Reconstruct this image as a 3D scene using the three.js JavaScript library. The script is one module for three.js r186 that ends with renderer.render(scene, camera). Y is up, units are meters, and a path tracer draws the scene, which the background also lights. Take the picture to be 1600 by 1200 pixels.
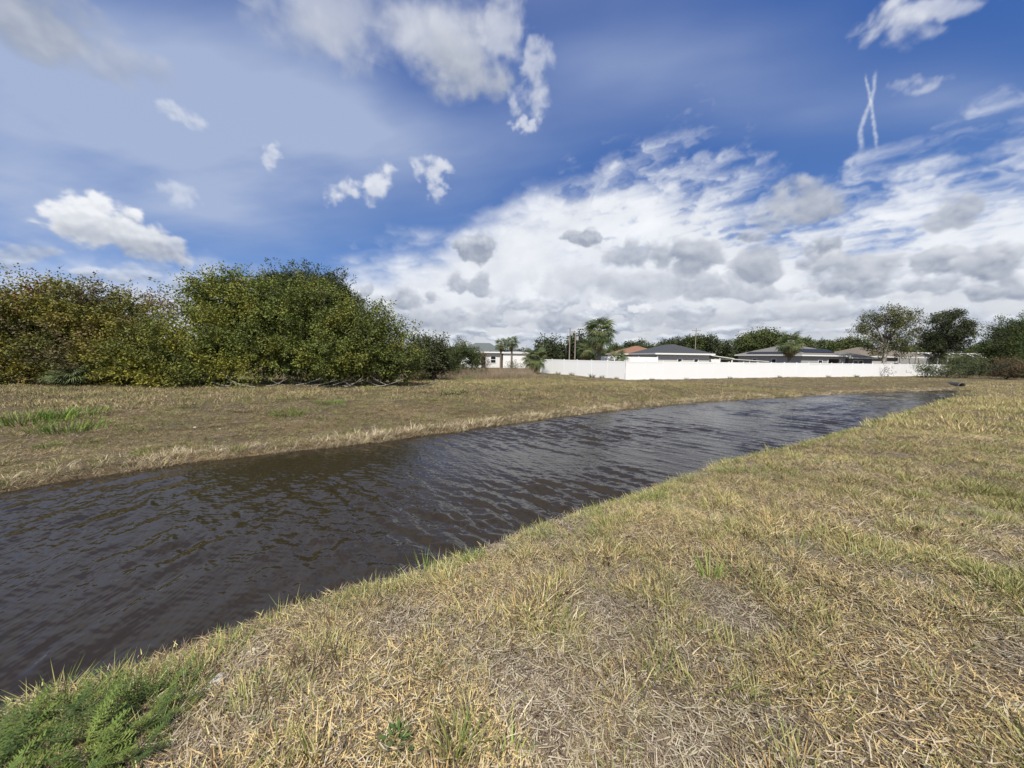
import * as THREE from 'three';
import { mergeGeometries } from 'three/addons/utils/BufferGeometryUtils.js';

// ---------------------------------------------------------------- camera, sky, sun, exposure
const scene = new THREE.Scene();
const camera = new THREE.PerspectiveCamera(92.24, 4 / 3, 0.05, 4000);
camera.position.set(0, 1.65, 0);
camera.rotation.order = 'XYZ';
camera.rotation.set(-0.0761, 0, 0.0148);
const renderer = new THREE.WebGLRenderer({ antialias: true });
renderer.toneMapping = THREE.LinearToneMapping;
renderer.toneMappingExposure = 1.2;
renderer.shadowMap.enabled = true;

const SUN = new THREE.Vector3(-0.15, 1.0, 0.72).normalize();
const sun = new THREE.DirectionalLight(new THREE.Color().setRGB(1, 0.94, 0.83), 5.0);
sun.position.copy(SUN).multiplyScalar(150);
sun.castShadow = true;
sun.shadow.mapSize.set(4096, 4096);
Object.assign(sun.shadow.camera, { left: -100, right: 100, top: 100, bottom: -100, near: 1, far: 400 });
sun.shadow.radius = 1.5;
scene.add(sun); scene.add(sun.target);

function rngOf(seed) { let s = seed | 0; return () => { s = (s + 0x6d2b79f5) | 0; let t = Math.imul(s ^ (s >>> 15), 1 | s); t = (t + Math.imul(t ^ (t >>> 7), 61 | t)) ^ t; return ((t ^ (t >>> 14)) >>> 0) / 4294967296; }; }
const PERM = new Uint8Array(512), GX = new Float32Array(256), GY = new Float32Array(256), GZ = new Float32Array(256);
{ const r = rngOf(77), p = [...Array(256).keys()];
  for (let i = 255; i > 0; i--) { const j = Math.floor(r() * (i + 1)); [p[i], p[j]] = [p[j], p[i]]; }
  for (let i = 0; i < 512; i++) PERM[i] = p[i & 255];
  for (let i = 0; i < 256; i++) { const z = r() * 2 - 1, a = r() * 6.2832, s = Math.sqrt(1 - z * z); GX[i] = s * Math.cos(a); GY[i] = s * Math.sin(a); GZ[i] = z; } }
function noise3(x, y, z) {
  const X = Math.floor(x), Y = Math.floor(y), Z = Math.floor(z); x -= X; y -= Y; z -= Z;
  const xi = X & 255, yi = Y & 255, zi = Z & 255, u = x * x * x * (x * (x * 6 - 15) + 10), v = y * y * y * (y * (y * 6 - 15) + 10), w = z * z * z * (z * (z * 6 - 15) + 10);
  const A = PERM[xi] + yi, B = PERM[xi + 1] + yi, AA = PERM[A & 511] + zi, AB = PERM[(A + 1) & 511] + zi, BA = PERM[B & 511] + zi, BB = PERM[(B + 1) & 511] + zi;
  const g = (h, a, b, c) => { const i = PERM[h & 511]; return GX[i] * a + GY[i] * b + GZ[i] * c; };
  const l = (t, a, b) => a + t * (b - a);
  return l(w, l(v, l(u, g(AA, x, y, z), g(BA, x - 1, y, z)), l(u, g(AB, x, y - 1, z), g(BB, x - 1, y - 1, z))), l(v, l(u, g(AA + 1, x, y, z - 1), g(BA + 1, x - 1, y, z - 1)), l(u, g(AB + 1, x, y - 1, z - 1), g(BB + 1, x - 1, y - 1, z - 1)))) * 1.5;
}
function fbm(x, y, z, oct) { let s = 0, a = 0.5; for (let i = 0; i < oct; i++) { s += a * noise3(x, y, z); x = x * 2.03 + 11.3; y = y * 2.03 + 4.7; z = z * 2.03 + 7.9; a *= 0.5; } return s; }
const clamp = (x, a = 0, b = 1) => Math.min(b, Math.max(a, x));
const sstep = (a, b, x) => { x = clamp((x - a) / (b - a)); return x * x * (3 - 2 * x); };
const mixf = (a, b, t) => a + (b - a) * t;
const RAD = Math.PI / 180;

// The sky: clear air, a thin high veil, a bright middle deck, cumulus and two crossing contrails, as directions (azimuth from straight ahead, elevation).
const CUMULUS=[[-49.81,12.66,1.74,0.49,0.09,1.74,0.88,0.95,0.7],[-48.12,13.71,1.94,0.55,0.09,1.9,0.9,1,0.65],[-46.49,13.13,2.1,0.03,0.34,2.01,0.85,1,0.65],[-47.79,11.77,3.41,0.15,0.25,1.74,0.66,0.95,0.7],[-44.67,11.99,2.41,-0.27,0.4,1.83,0.74,0.95,0.7],[-42.49,10.99,2.58,-0.48,0.37,1.5,0.6,0.85,0.9],[-44.4,10.43,3.31,-0.47,0.26,1.2,0.5,0.8,0.9],[-50.12,27.41,6.11,0.53,0.92,3.24,0.36,0.85,1.7],[-46.13,26.74,5.61,-0.09,0.73,2.24,0.42,0.5,1.9],[-18.62,38.88,13.67,1.2,1.0,4.31,0.68,0.6,1.9],[-10.84,38.15,9.12,-0.03,1.02,4.48,0.7,0.7,1.8],[-7.18,35.12,6.09,-1.21,1.56,3.51,0.5,0.85,1.5],[-26.56,35.43,6.67,-0.66,1.47,3.0,0.6,0.42,2.2],[-2.15,39.49,3.29,0.11,-0.06,3.81,0.75,0.6,1.5],[2.87,35.97,2.11,-0.21,0.38,3.39,0.8,0.55,1.2],[1.75,32.66,2.53,-0.22,0.3,2.74,0.82,0.5,1.3],[1.51,30.71,2.11,-0.0,-0.02,1.19,0.9,0.6,0.8],[43.49,31.44,3.3,-0.66,-0.54,2.03,0.8,0.75,1.7],[47.03,31.1,2.83,-1.05,-0.19,1.04,0.8,0.55,1.7],[-24.02,20.86,2.78,1.16,-0.37,1.51,0.9,0.72,1.1],[-19.72,22.4,1.92,-0.37,1.1,2.94,0.9,0.75,1.1],[-12.48,25.03,2.77,-0.14,0.35,1.77,0.9,0.7,1.1],[-11.57,22.86,1.53,0.14,0.0,1.99,0.9,0.55,1.2],[-32.42,22.93,1.07,0.28,0.05,1.58,0.9,0.5,1.2],[-40.67,24.55,2.01,-0.39,0.38,0.95,0.85,0.42,1.5],[-40.63,16.95,2.4,0.12,0.26,1.46,0.9,0.4,1.6],[45.63,26.19,2.2,-0.48,-0.17,0.86,0.85,0.4,1.6],[-5.9,15.48,3.33,0.14,-0.02,2.26,0.36,0.85,0.5],[-6.54,10.43,3.99,0.14,-0.01,2.02,0.42,0.75,0.6],[10.67,16.89,3.38,-0.14,-0.04,1.44,0.34,0.85,0.6],[16.5,14.4,5.3,-1.04,0.25,2.34,0.4,0.8,0.75],[24.33,13.66,4.76,-1.48,0.45,2.82,0.42,0.9,0.65],[18.61,10.12,6.83,-0.3,-0.09,2.29,0.52,0.65,0.9],[8.49,10.68,6.72,-0.09,-0.08,3.1,0.55,0.5,1.1],[27.27,9.64,4.66,-0.33,-0.11,2.16,0.46,0.75,0.7],[32.94,11.83,4.15,0.19,-0.51,2.93,0.44,0.9,0.6],[31.74,8.5,4.82,-0.36,-0.07,1.36,0.48,0.7,0.7],[37.04,18.06,4.09,0.31,-0.72,2.75,0.44,0.9,0.9],[34.33,16.36,3.12,-0.55,-0.09,1.58,0.46,0.6,1],[32.07,15.11,2.26,-0.33,-0.04,0.75,0.34,0.7,0.7],[39.43,12.84,2.39,0.36,-0.32,1.26,0.38,0.85,0.6],[38.38,11.09,1.74,-0.23,-0.07,1.08,0.4,0.7,0.7],[42.09,9.96,4.59,0.0,-0.37,2.64,0.56,1,0.5],[41.13,8.12,3.88,-0.4,-0.07,1.07,0.44,0.85,0.6],[48.6,9.39,2.07,-0.34,-0.15,2.22,0.48,0.9,0.55],[47.35,7.56,2.84,-0.35,-0.07,1.09,0.45,0.75,0.7],[52.26,8.78,2.3,-0.4,-0.17,2.41,0.45,0.95,0.55],[52.06,6.5,2.7,-0.33,-0.06,0.88,0.42,0.85,0.6],[49.0,14.23,1.9,0.77,-0.52,1.5,0.48,0.8,0.9],[53.05,9.92,1.37,-0.28,-0.08,1.12,0.6,0.7,0.7],[-15.47,7.82,4.53,0.24,0.01,1.64,0.42,0.8,0.7],[-20.79,6.26,5.16,0.29,0.02,1.61,0.45,0.7,0.8],[-9.88,5.25,8.61,0.26,-0.0,1.9,0.48,0.7,0.8],[-17.3,4.52,6.31,0.25,0.01,1.29,0.45,0.7,0.8],[-0.17,7.39,6.8,0.1,-0.03,1.71,0.5,0.6,0.9],[5.74,5.05,7.73,0.05,-0.03,1.54,0.5,0.7,0.8],[-21.61,8.77,1.34,0.1,0.02,1.22,0.42,0.7,0.6],[25.52,5.3,8.6,-0.24,-0.07,1.39,0.52,0.6,0.9],[37.5,5.62,6.6,-0.37,-0.07,1.22,0.5,0.6,0.9],[-45.56,6.07,1.44,0.19,0.04,0.8,0.5,0.7,0.7],[-52.28,8.8,2.17,0.24,0.08,0.81,0.5,0.5,1],[14.22,7.55,2.73,-0.05,-0.03,0.83,0.95,0.8,0.5],[18.73,7.09,2.09,-0.06,-0.03,0.72,0.95,0.8,0.5],[46.52,6.49,2.27,-0.22,-0.06,0.92,0.85,0.6,0.8]];
const DECK=[[-53.78,6.81],[-47.97,8.16],[-40.44,10.96],[-30.9,11.71],[-24.01,13.38],[-18.96,14.75],[-14.51,16.49],[-9.9,19.09],[-4.24,22.38],[2.42,24.51],[8.92,27.56],[17.8,28.56],[25.9,27.69],[31.8,25.08],[35.87,21.98],[41.03,21.69],[44.55,21.39],[48.85,21.62],[52.49,21.73]];
const VEIL=[[-45.15,19.73,20.28,7.27,0.54,11.34,0.9],[-49.17,24.42,10.65,0.08,2.23,7.82,0.6],[-28.28,27.62,17.85,-1.57,3.28,8.92,0.75],[-8.07,28.68,19.3,4.44,-1.28,5.91,0.5],[-39.62,29.34,15.2,6.41,0.27,6.18,0.5],[17.46,34.87,16.42,-2.76,-0.24,5.04,0.5],[36.0,28.62,10.46,-3.48,-0.3,4.48,0.28],[47.81,24.54,5.26,-2.31,-0.23,3.04,0.3],[-51.35,12.68,5.67,1.68,0.18,3.36,0.35],[-38.59,14.3,10.45,0.01,0.62,3.51,0.25]];
const TRAILS=[[[41.62,28.8],[41.95,27.24],[42.32,25.8],[42.72,23.87],[43.22,21.11]],[[42.47,28.79],[42.35,26.58],[41.87,25.02],[41.62,23.66],[41.93,21.49]]];
const LEVEL = 0.85;                                            // how bright the whole sky is
function skyTexture() {
  const W = 4096, H = 2048, data = new Float32Array(W * H * 4);
  const r = rngOf(5);
  // cumulus go on round the rest of the horizon, of the same sizes and heights as in view
  const clouds = CUMULUS.map((c) => c.slice());
  for (let i = 0; i < 95; i++) {
    const az = 62 + r() * 236, el = 4 + 30 * r() * r(), s = 2 + 4.5 * r();
    clouds.push([az, el, s * 1.5, 0, 0, s * (0.45 + 0.2 * r()), 0.4 + 0.4 * r(), 0.75 + 0.2 * r(), 0.5 + 0.6 * r()]);
  }
  const prep = (c) => {
    const a = c[0] * RAD, e = c[1] * RAD, det = c[2] * c[5] - c[3] * c[4], k = 1 / RAD;
    return { c: [Math.sin(a) * Math.cos(e), Math.sin(e), -Math.cos(a) * Math.cos(e)], r: [Math.cos(a), 0, Math.sin(a)], u: [-Math.sin(a) * Math.sin(e), Math.cos(e), Math.cos(a) * Math.sin(e)],
      m: [c[5] / det * k, -c[4] / det * k, -c[3] / det * k, c[2] / det * k], f: clamp(0.95 / (RAD * Math.sqrt(Math.abs(det))), 7, 42), reach: Math.cos(Math.min(1.4, 2.2 * RAD * Math.max(Math.hypot(c[2], c[3]), Math.hypot(c[4], c[5])))), v: c };
  };
  const CL = clouds.map(prep), VL = VEIL.map(prep);
  const local = (b, x, y, z) => {
    const k = x * b.c[0] + y * b.c[1] + z * b.c[2]; if (k < b.reach) return null;
    const p = (x * b.r[0] + z * b.r[2]) / k, q = (x * b.u[0] + y * b.u[1] + z * b.u[2]) / k;
    return [p * b.m[0] + q * b.m[1], p * b.m[2] + q * b.m[3]];
  };
  const deckEdge = (az) => {
    const n = DECK.length;
    if (az >= DECK[0][0] && az <= DECK[n - 1][0]) { let i = 0; while (i < n - 2 && az > DECK[i + 1][0]) i++; return mixf(DECK[i][1], DECK[i + 1][1], (az - DECK[i][0]) / (DECK[i + 1][0] - DECK[i][0])); }
    const t = (((az - DECK[n - 1][0]) % 360) + 360) % 360 / (360 - DECK[n - 1][0] + DECK[0][0]);
    return mixf(DECK[n - 1][1], DECK[0][1], t) + 9 * Math.sin(t * Math.PI) * Math.sin(t * 17);
  };
  const bins = Array.from({ length: 72 }, () => []);       // which cumulus reach which 5 degrees of azimuth
  for (const b of CL) for (let k = 0; k < 72; k++) { const w = Math.acos(b.reach) / RAD / Math.max(0.3, Math.cos(b.v[1] * RAD)) + 4; let d = Math.abs(((k * 5 + 2.5 - b.v[0]) % 360 + 540) % 360 - 180); if (d < w) bins[k].push(b); }
  const put = (i, c) => { data[i] = c[0]; data[i + 1] = c[1]; data[i + 2] = c[2]; data[i + 3] = 1; };
  const trails = TRAILS.map((t, k) => ({ t, wide: k ? 0.34 : 0.2 }));
  for (let j = 0; j < H; j++) {
    const el = ((j + 0.5) / H - 0.5) * Math.PI, eld = el / RAD, y = Math.sin(el), ce = Math.cos(el);
    for (let i = 0; i < W; i++) {
      const at = (j * W + i) * 4;
      if (eld < -0.6) { put(at, [0.36, 0.36, 0.34]); continue; }
      const th = ((i + 0.5) / W - 0.5) * 2 * Math.PI, x = Math.cos(th) * ce, z = Math.sin(th) * ce;
      const azd = Math.atan2(x, -z) / RAD, shown = Math.abs(azd) < 62 && eld < 46, oct = shown ? 6 : 3;
      // clear air
      const h = Math.pow(1 - clamp(y), 3.2);
      let c0 = mixf(0.030, 0.25, h), c1 = mixf(0.100, 0.46, h), c2 = mixf(0.36, 0.86, h);
      // veil
      let veil = 0;
      if (shown || Math.abs(azd) < 80) for (const b of VL) { const l = local(b, x, y, z); if (l) { const d2 = l[0] * l[0] + l[1] * l[1]; if (d2 < 4) veil += b.v[6] * Math.exp(-d2 * 1.4); } }
      const away = Math.max(sstep(56, 90, Math.abs(azd)), sstep(38, 52, eld));
      const py = Math.max(y, 0.06) + 0.05, px = x / py, pz = z / py;
      veil = mixf(veil, 0.42 + 0.5 * fbm(px * 0.6 + 3, 1.7, pz * 0.6, 3), away);
      const streak = fbm(px * 0.9 + pz * 0.5, 5.1, pz * 2.6 - px * 0.8, Math.min(oct, 5)), soft = fbm(px * 1.3, 9.2, pz * 1.3, 4);
      veil = clamp(veil * (0.85 + 0.7 * streak + 0.55 * soft) + 0.10 * Math.max(0, streak + soft));
      c0 = mixf(c0, 0.42, veil * 0.85); c1 = mixf(c1, 0.50, veil * 0.85); c2 = mixf(c2, 0.69, veil * 0.85);
      // a broken sheet of cloud passes overhead
      const over = sstep(36, 60, eld) * clamp(0.74 + 0.9 * fbm(px * 1.1 + 8, 44, pz * 1.1, 4));
      c0 = mixf(c0, 0.68, over); c1 = mixf(c1, 0.69, over); c2 = mixf(c2, 0.71, over);
      // deck
      const edge = deckEdge(azd), fine = fbm(x * 11 + 7, y * 18, z * 11, oct), ripple = fbm(px * 4.2 + 2 * fine, 31.0, pz * 5.4 - px * 1.4 + 2 * fine, oct) * sstep(5, 13, eld), big = fbm(x * 3 + 5, y * 6, z * 3, 3);
      const right = sstep(0, 22, azd) * (1 - away);
      const below = (edge - eld) + 5 * big + mixf(4, 9, right) * fine + mixf(1.5, 8, right) * ripple;
      let deck = sstep(-0.8, mixf(6.5, 11, right), below) * (0.94 + 0.1 * fine);
      deck = clamp(deck * (1 - 0.35 * right * sstep(0.0, 0.4, -ripple - 0.5 * fine) * sstep(9, 16, eld)));
      const lo = sstep(10, 3, eld), br = 0.86 + 0.12 * fine + 0.08 * big - 0.2 * lo;
      c0 = mixf(c0, br * 0.97, deck); c1 = mixf(c1, br * 1.0, deck); c2 = mixf(c2, br * 1.05, deck);
      // broken rows of cumulus low over the horizon
      if (eld < 11) {
        const yy = (e) => 3.2 * Math.log(Math.max(e, 0) + 1.6), n = fbm(azd * 0.26 + 50, yy(eld) * 1.3 + 0.35 * noise3(azd * 0.2, 3, 3), 3.3, oct), n2 = fbm(azd * 0.26 + 50, yy(eld + 0.5) * 1.3 + 0.35 * noise3(azd * 0.2, 3, 3), 3.3, Math.min(oct, 5));
        const d = sstep(-0.04, 0.13, n + 0.05) * sstep(11.5, 6, eld) * 0.9, lit = clamp(0.30 + 2.1 * (n - n2) + 0.7 * fbm(azd * 0.35, eld * 0.9, 1.1, 4));
        c0 = mixf(c0, mixf(0.38, 0.80, lit), d); c1 = mixf(c1, mixf(0.43, 0.84, lit), d); c2 = mixf(c2, mixf(0.53, 0.90, lit), d);
      }
      // single cumulus
      const near = bins[Math.floor((((azd % 360) + 360) % 360) / 5) % 72];
      for (const b of near) {
        const l = local(b, x, y, z); if (!l) continue;
        const d2 = l[0] * l[0] + l[1] * l[1]; if (d2 > 4.2) continue;
        const bright = b.v[6], k = clamp((b.v[8] - 0.5) / 1.3), f = b.f;
        const wx = fbm(x * f * 0.8 + b.v[0], y * f * 0.8, z * f * 0.8, 2) * 0.35;
        const n = fbm(x * f + wx, y * f * 1.15 - wx, z * f + wx, oct), nu = fbm(x * f + wx + 0.1, y * f * 1.15 - wx + 0.28, z * f + wx, Math.max(3, oct - 2));
        const v = mixf(0.68, 0.98, k) - mixf(0.66, 0.9, k) * d2 * (l[1] < 0 ? 1.2 : 0.9) + n * mixf(1.25, 1.7, k);
        if (v <= 0) continue;
        const a = sstep(0, mixf(0.42, 1.2, k), v) * b.v[7] * sstep(4.2, 2.4, d2);
        const lit = clamp(bright - 0.2 * sstep(0.9, 0.5, bright) + mixf(0.2, 0.05, k) * l[1] + mixf(0.7, 0.4, k) * (n - nu) + 0.12 * n - mixf(0.1, 0.0, k) * sstep(0.3, 1.2, v));
        c0 = mixf(c0, mixf(0.28, 0.86, lit), a); c1 = mixf(c1, mixf(0.325, 0.88, lit), a); c2 = mixf(c2, mixf(0.42, 0.92, lit), a);
      }
      // contrails
      if (azd > 39 && azd < 46 && eld > 19.5 && eld < 30) for (const { t, wide } of trails) {
        let best = 9, along = 0;
        const wob = 0.22 * fbm(azd * 0.7, eld * 0.8, 4, 3);
        for (let k = 0; k < t.length - 1; k++) {
          const ax = t[k][0], ay = t[k][1], bx = t[k + 1][0] - ax, by = t[k + 1][1] - ay, u = clamp(((azd + wob - ax) * bx + (eld - ay) * by) / (bx * bx + by * by));
          const d = Math.hypot(azd + wob - ax - bx * u, eld - ay - by * u); if (d < best) { best = d; along = (k + u) / (t.length - 1); }
        }
        const a = 0.6 * sstep(wide * (0.6 + 0.5 * along), 0.03, best + 0.1 * fbm(azd * 4, eld * 4, 1, 3)) * (0.7 + 0.7 * fbm(azd * 2, eld * 3, 6, 3)) * sstep(0, 0.12, along) * sstep(1, 0.82, along);
        c0 = mixf(c0, 0.8, clamp(a)); c1 = mixf(c1, 0.84, clamp(a)); c2 = mixf(c2, 0.9, clamp(a));
      }
      data[at] = Math.max(0, c0) * LEVEL; data[at + 1] = Math.max(0, c1) * LEVEL; data[at + 2] = Math.max(0, c2) * LEVEL; data[at + 3] = 1;
    }
  }
  const t = new THREE.DataTexture(data, W, H, THREE.RGBAFormat, THREE.FloatType);
  t.mapping = THREE.EquirectangularReflectionMapping; t.magFilter = THREE.LinearFilter; t.colorSpace = THREE.LinearSRGBColorSpace; t.needsUpdate = true;
  return t;
}
const skyMap = skyTexture();
scene.background = skyMap;
scene.environment = skyMap;
console.log('sky done');
// ---------------------------------------------------------------- helpers
const used = new Map();
function numbered(name) { const n = used.get(name) ?? 0; used.set(name, n + 1); return n ? `${name}_${String(n).padStart(3, '0')}` : name; }
function tag(o, label, category, group, kind) { if (label) o.userData.label = label; if (category) o.userData.category = category; if (group) o.userData.group = group; if (kind) o.userData.kind = kind; return o; }
function shadows(o) { o.castShadow = true; o.receiveShadow = true; return o; }
function mesh(name, geo, mat, parent = scene) { const m = shadows(new THREE.Mesh(geo, mat)); m.name = parent === scene ? numbered(name) : name; parent.add(m); return m; }
function thing(name, label, category, [x, y, z] = [0, 0, 0], turn = 0, group) { const o = new THREE.Group(); o.name = numbered(name); o.position.set(x, y, z); o.rotation.y = turn; scene.add(o); return tag(o, label, category, group); }
function lin(r, g, b) { return new THREE.Color().setRGB(r, g, b); }
function std(c, rough = 0.85, more = {}) { return new THREE.MeshStandardMaterial({ color: lin(...c), roughness: rough, ...more }); }
function box(w, h, d, x = 0, y = 0, z = 0) { const g = new THREE.BoxGeometry(w, h, d); g.translate(x, y, z); return g; }
function geoOf(pos, idx, col, uv) {
  const g = new THREE.BufferGeometry();
  g.setAttribute('position', new THREE.Float32BufferAttribute(pos, 3));
  if (col) g.setAttribute('color', new THREE.Float32BufferAttribute(col, 3));
  if (uv) g.setAttribute('uv', new THREE.Float32BufferAttribute(uv, 2));
  g.setIndex(idx); return g;
}
// a tapered, bent limb through the given points
function limb(points, radii, sides = 6) {
  const P = points.map((p) => new THREE.Vector3(...p)), pos = [], idx = [];
  for (let i = 0; i < P.length; i++) {
    const t = new THREE.Vector3().subVectors(P[Math.min(i + 1, P.length - 1)], P[Math.max(i - 1, 0)]).normalize();
    const a = new THREE.Vector3(Math.abs(t.x) > 0.8 ? 0 : 1, 0, Math.abs(t.x) > 0.8 ? 1 : 0).cross(t).normalize(), b = new THREE.Vector3().crossVectors(t, a);
    for (let k = 0; k < sides; k++) { const th = k / sides * 2 * Math.PI, c = Math.cos(th) * radii[i], s = Math.sin(th) * radii[i]; pos.push(P[i].x + a.x * c + b.x * s, P[i].y + a.y * c + b.y * s, P[i].z + a.z * c + b.z * s); }
    if (i) for (let k = 0; k < sides; k++) { const q = (i - 1) * sides + k, r = (i - 1) * sides + (k + 1) % sides; idx.push(q, r, q + sides, r, r + sides, q + sides); }
  }
  const last = P.length - 1; pos.push(P[last].x, P[last].y, P[last].z); for (let k = 0; k < sides; k++) idx.push(last * sides + k, last * sides + (k + 1) % sides, pos.length / 3 - 1);
  const g = geoOf(pos, idx); g.computeVertexNormals(); return g;
}

// ---------------------------------------------------------------- the land: two banks and a canal between them
const WATER = -0.75;
function smoothLine(pts) {
  const c = new THREE.CatmullRomCurve3(pts.map(([x, z]) => new THREE.Vector3(x, 0, z)), false, 'centripetal'), out = [];
  for (const p of c.getPoints(pts.length * 9)) { const k = 0.16 * clamp(Math.hypot(p.x, p.z) / 6, 0.35, 1); out.push([p.x + k * noise3(p.x * 0.9, 3, p.z * 0.9), p.z + k * noise3(p.x * 0.9, 9, p.z * 0.9)]); }
  return out;
}
const NEAR_BANK = smoothLine([[-30, 18], [-12.4, 5.3], [-5.2, -0.05], [-2.78, -1.87], [-2.07, -2.42], [-1.28, -3.0], [-0.31, -3.69], [0.84, -4.56], [2.32, -5.63], [4.55, -7.34], [8.12, -9.6], [14.51, -13.82], [26.84, -22.02], [36, -29.2], [42.6, -34.3], [52, -40.5], [120, -75]]);
const FAR_BANK = smoothLine([[-34, 17], [-14, -0.8], [-9.2, -5.0], [-7.85, -6.83], [-6.92, -7.85], [-5.4, -8.79], [-3.49, -9.99], [-1.05, -12.17], [2.68, -15.21], [6.19, -17.67], [10.7, -20.43], [19.24, -24.54], [30.66, -29.38], [39.52, -32.48], [42.4, -33.9], [52, -39], [120, -72]]);
function signed(line, x, z) {                                 // metres from a bank line, positive on the side away from -z for the near bank
  let best = 1e9, sg = 1;
  for (let i = 0; i < line.length - 1; i++) {
    const ax = line[i][0], az = line[i][1], bx = line[i + 1][0] - ax, bz = line[i + 1][1] - az, px = x - ax, pz = z - az, u = clamp((px * bx + pz * bz) / (bx * bx + bz * bz)), dx = px - bx * u, dz = pz - bz * u, d = dx * dx + dz * dz;
    if (d < best) { best = d; sg = bx * pz - bz * px; }
  }
  return Math.sqrt(best) * (sg >= 0 ? 1 : -1);
}
function banks(x, z) { return [signed(NEAR_BANK, x, z), -signed(FAR_BANK, x, z)]; }
function landFrom(x, z, dn, df) {
  const r = Math.hypot(x, z), rough = 0.05 * noise3(x * 0.55, 0.5, z * 0.55) + 0.022 * noise3(x * 2.1, 4.5, z * 2.1);
  const A = mixf(0.42, 0.24, sstep(5, 15, r)) - 0.24 * sstep(24, 55, r);
  const nearH = dn > 0 ? -0.42 + A * (1 - Math.exp(-dn / 1.5)) + rough * sstep(0, 1.2, dn) : -0.42 + 0.95 * dn;
  const top = mixf(-0.12, -0.55, sstep(19, 36, -z)) + 0.06 * noise3(x * 0.12, 2.2, z * 0.12);
  const farH = df > 0 ? WATER + 0.13 * sstep(0, 0.3, df) + (top - WATER - 0.13) * sstep(0.2, 6.5, df) + (1.6 * rough + 0.035 * noise3(x * 1.1, 8.5, z * 1.1)) * sstep(0, 1.5, df) : WATER + 0.55 * df;
  const mound = 0.62 * Math.exp(-(Math.pow((x - 40.7) / 0.9, 2) + Math.pow((z + 35.5) / 1.0, 2)));
  return Math.max(nearH, farH, -1.7) + mound;
}
function land(x, z) { const [dn, df] = banks(x, z); return landFrom(x, z, dn, df); }

// thatch and soil: short dead straws over sandy grey-brown earth
function thatchTexture(seed, base, straw, n, size = 1024, px = 1) {
  const c = document.createElement('canvas'); c.width = c.height = size; const g = c.getContext('2d'), r = rngOf(seed);
  g.fillStyle = base; g.fillRect(0, 0, size, size);
  for (let i = 0; i < 9000; i++) { const v = r(); g.fillStyle = `rgba(${v < 0.5 ? '60,46,34' : '178,160,132'},${0.05 + 0.12 * r()})`; const s = 2 + 9 * r(); g.fillRect(r() * size, r() * size, s, s); }
  for (let i = 0; i < n; i++) {
    const x = r() * size, y = r() * size, a = r() * 6.283, l = (8 + 26 * r()) * px, col = straw[Math.floor(r() * straw.length)];
    g.strokeStyle = col; g.globalAlpha = 0.35 + 0.6 * r(); g.lineWidth = (0.8 + 1.5 * r()) * px;
    for (const [ox, oy] of [[0, 0], [x < 60 ? size : x > size - 60 ? -size : 0, y < 60 ? size : y > size - 60 ? -size : 0]]) { g.beginPath(); g.moveTo(x + ox, y + oy); g.quadraticCurveTo(x + ox + l * 0.5 * Math.cos(a + 0.3), y + oy + l * 0.5 * Math.sin(a + 0.3), x + ox + l * Math.cos(a), y + oy + l * Math.sin(a)); g.stroke(); }
  }
  g.globalAlpha = 1;
  const t = new THREE.CanvasTexture(c); t.colorSpace = THREE.SRGBColorSpace; t.wrapS = t.wrapT = THREE.RepeatWrapping; t.magFilter = THREE.LinearFilter; return t;
}
const thatch = thatchTexture(3, '#493d30', ['#b7a684', '#a2906c', '#c9b98f', '#8b7b62', '#77694f', '#93905c', '#d3c6a2', '#5c4c3c'], 14000, 2048, 1.1);
{
  const NX = 500, NZ = 470, pos = new Float32Array(NX * NZ * 3), uv = new Float32Array(NX * NZ * 2), col = new Float32Array(NX * NZ * 3), idx = [];
  const ax = Math.asinh(900 / 4), z0 = Math.asinh(-40 / 4), z1 = Math.asinh(1200 / 4);
  for (let j = 0; j < NZ; j++) for (let i = 0; i < NX; i++) {
    const x = 4 * Math.sinh(mixf(-ax, ax, i / (NX - 1))), z = -4 * Math.sinh(mixf(z0, z1, j / (NZ - 1))) - 2, k = j * NX + i;
    const r = Math.hypot(x, z), y = r > 150 ? -0.5 : land(x, z);
    pos[k * 3] = x; pos[k * 3 + 1] = y; pos[k * 3 + 2] = z; uv[k * 2] = x / 3.1; uv[k * 2 + 1] = z / 3.1;
    const g = clamp(0.5 + 0.9 * fbm(x * 0.16, 1, z * 0.16, 4)), s = clamp(0.5 + 1.5 * fbm(x * 0.8 + 40, 2, z * 0.8, 4)), v = 0.62 + 0.62 * s;
    col[k * 3] = v * mixf(1.06, 0.86, g); col[k * 3 + 1] = v * mixf(0.96, 0.98, g); col[k * 3 + 2] = v * mixf(0.84, 0.66, g);
    if (i && j) { const a = k - NX - 1, b = k - NX, c = k - 1; idx.push(a, b, c, b, k, c); }
  }
  const g = geoOf(pos, idx, col, uv); g.computeVertexNormals();
  tag(mesh('ground', g, new THREE.MeshStandardMaterial({ map: thatch, vertexColors: true, roughness: 0.95, bumpMap: thatch, bumpScale: 0.006 })), 'sandy ground under the dry grass', 'ground', null, 'structure');
}
console.log('land done');

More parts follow.
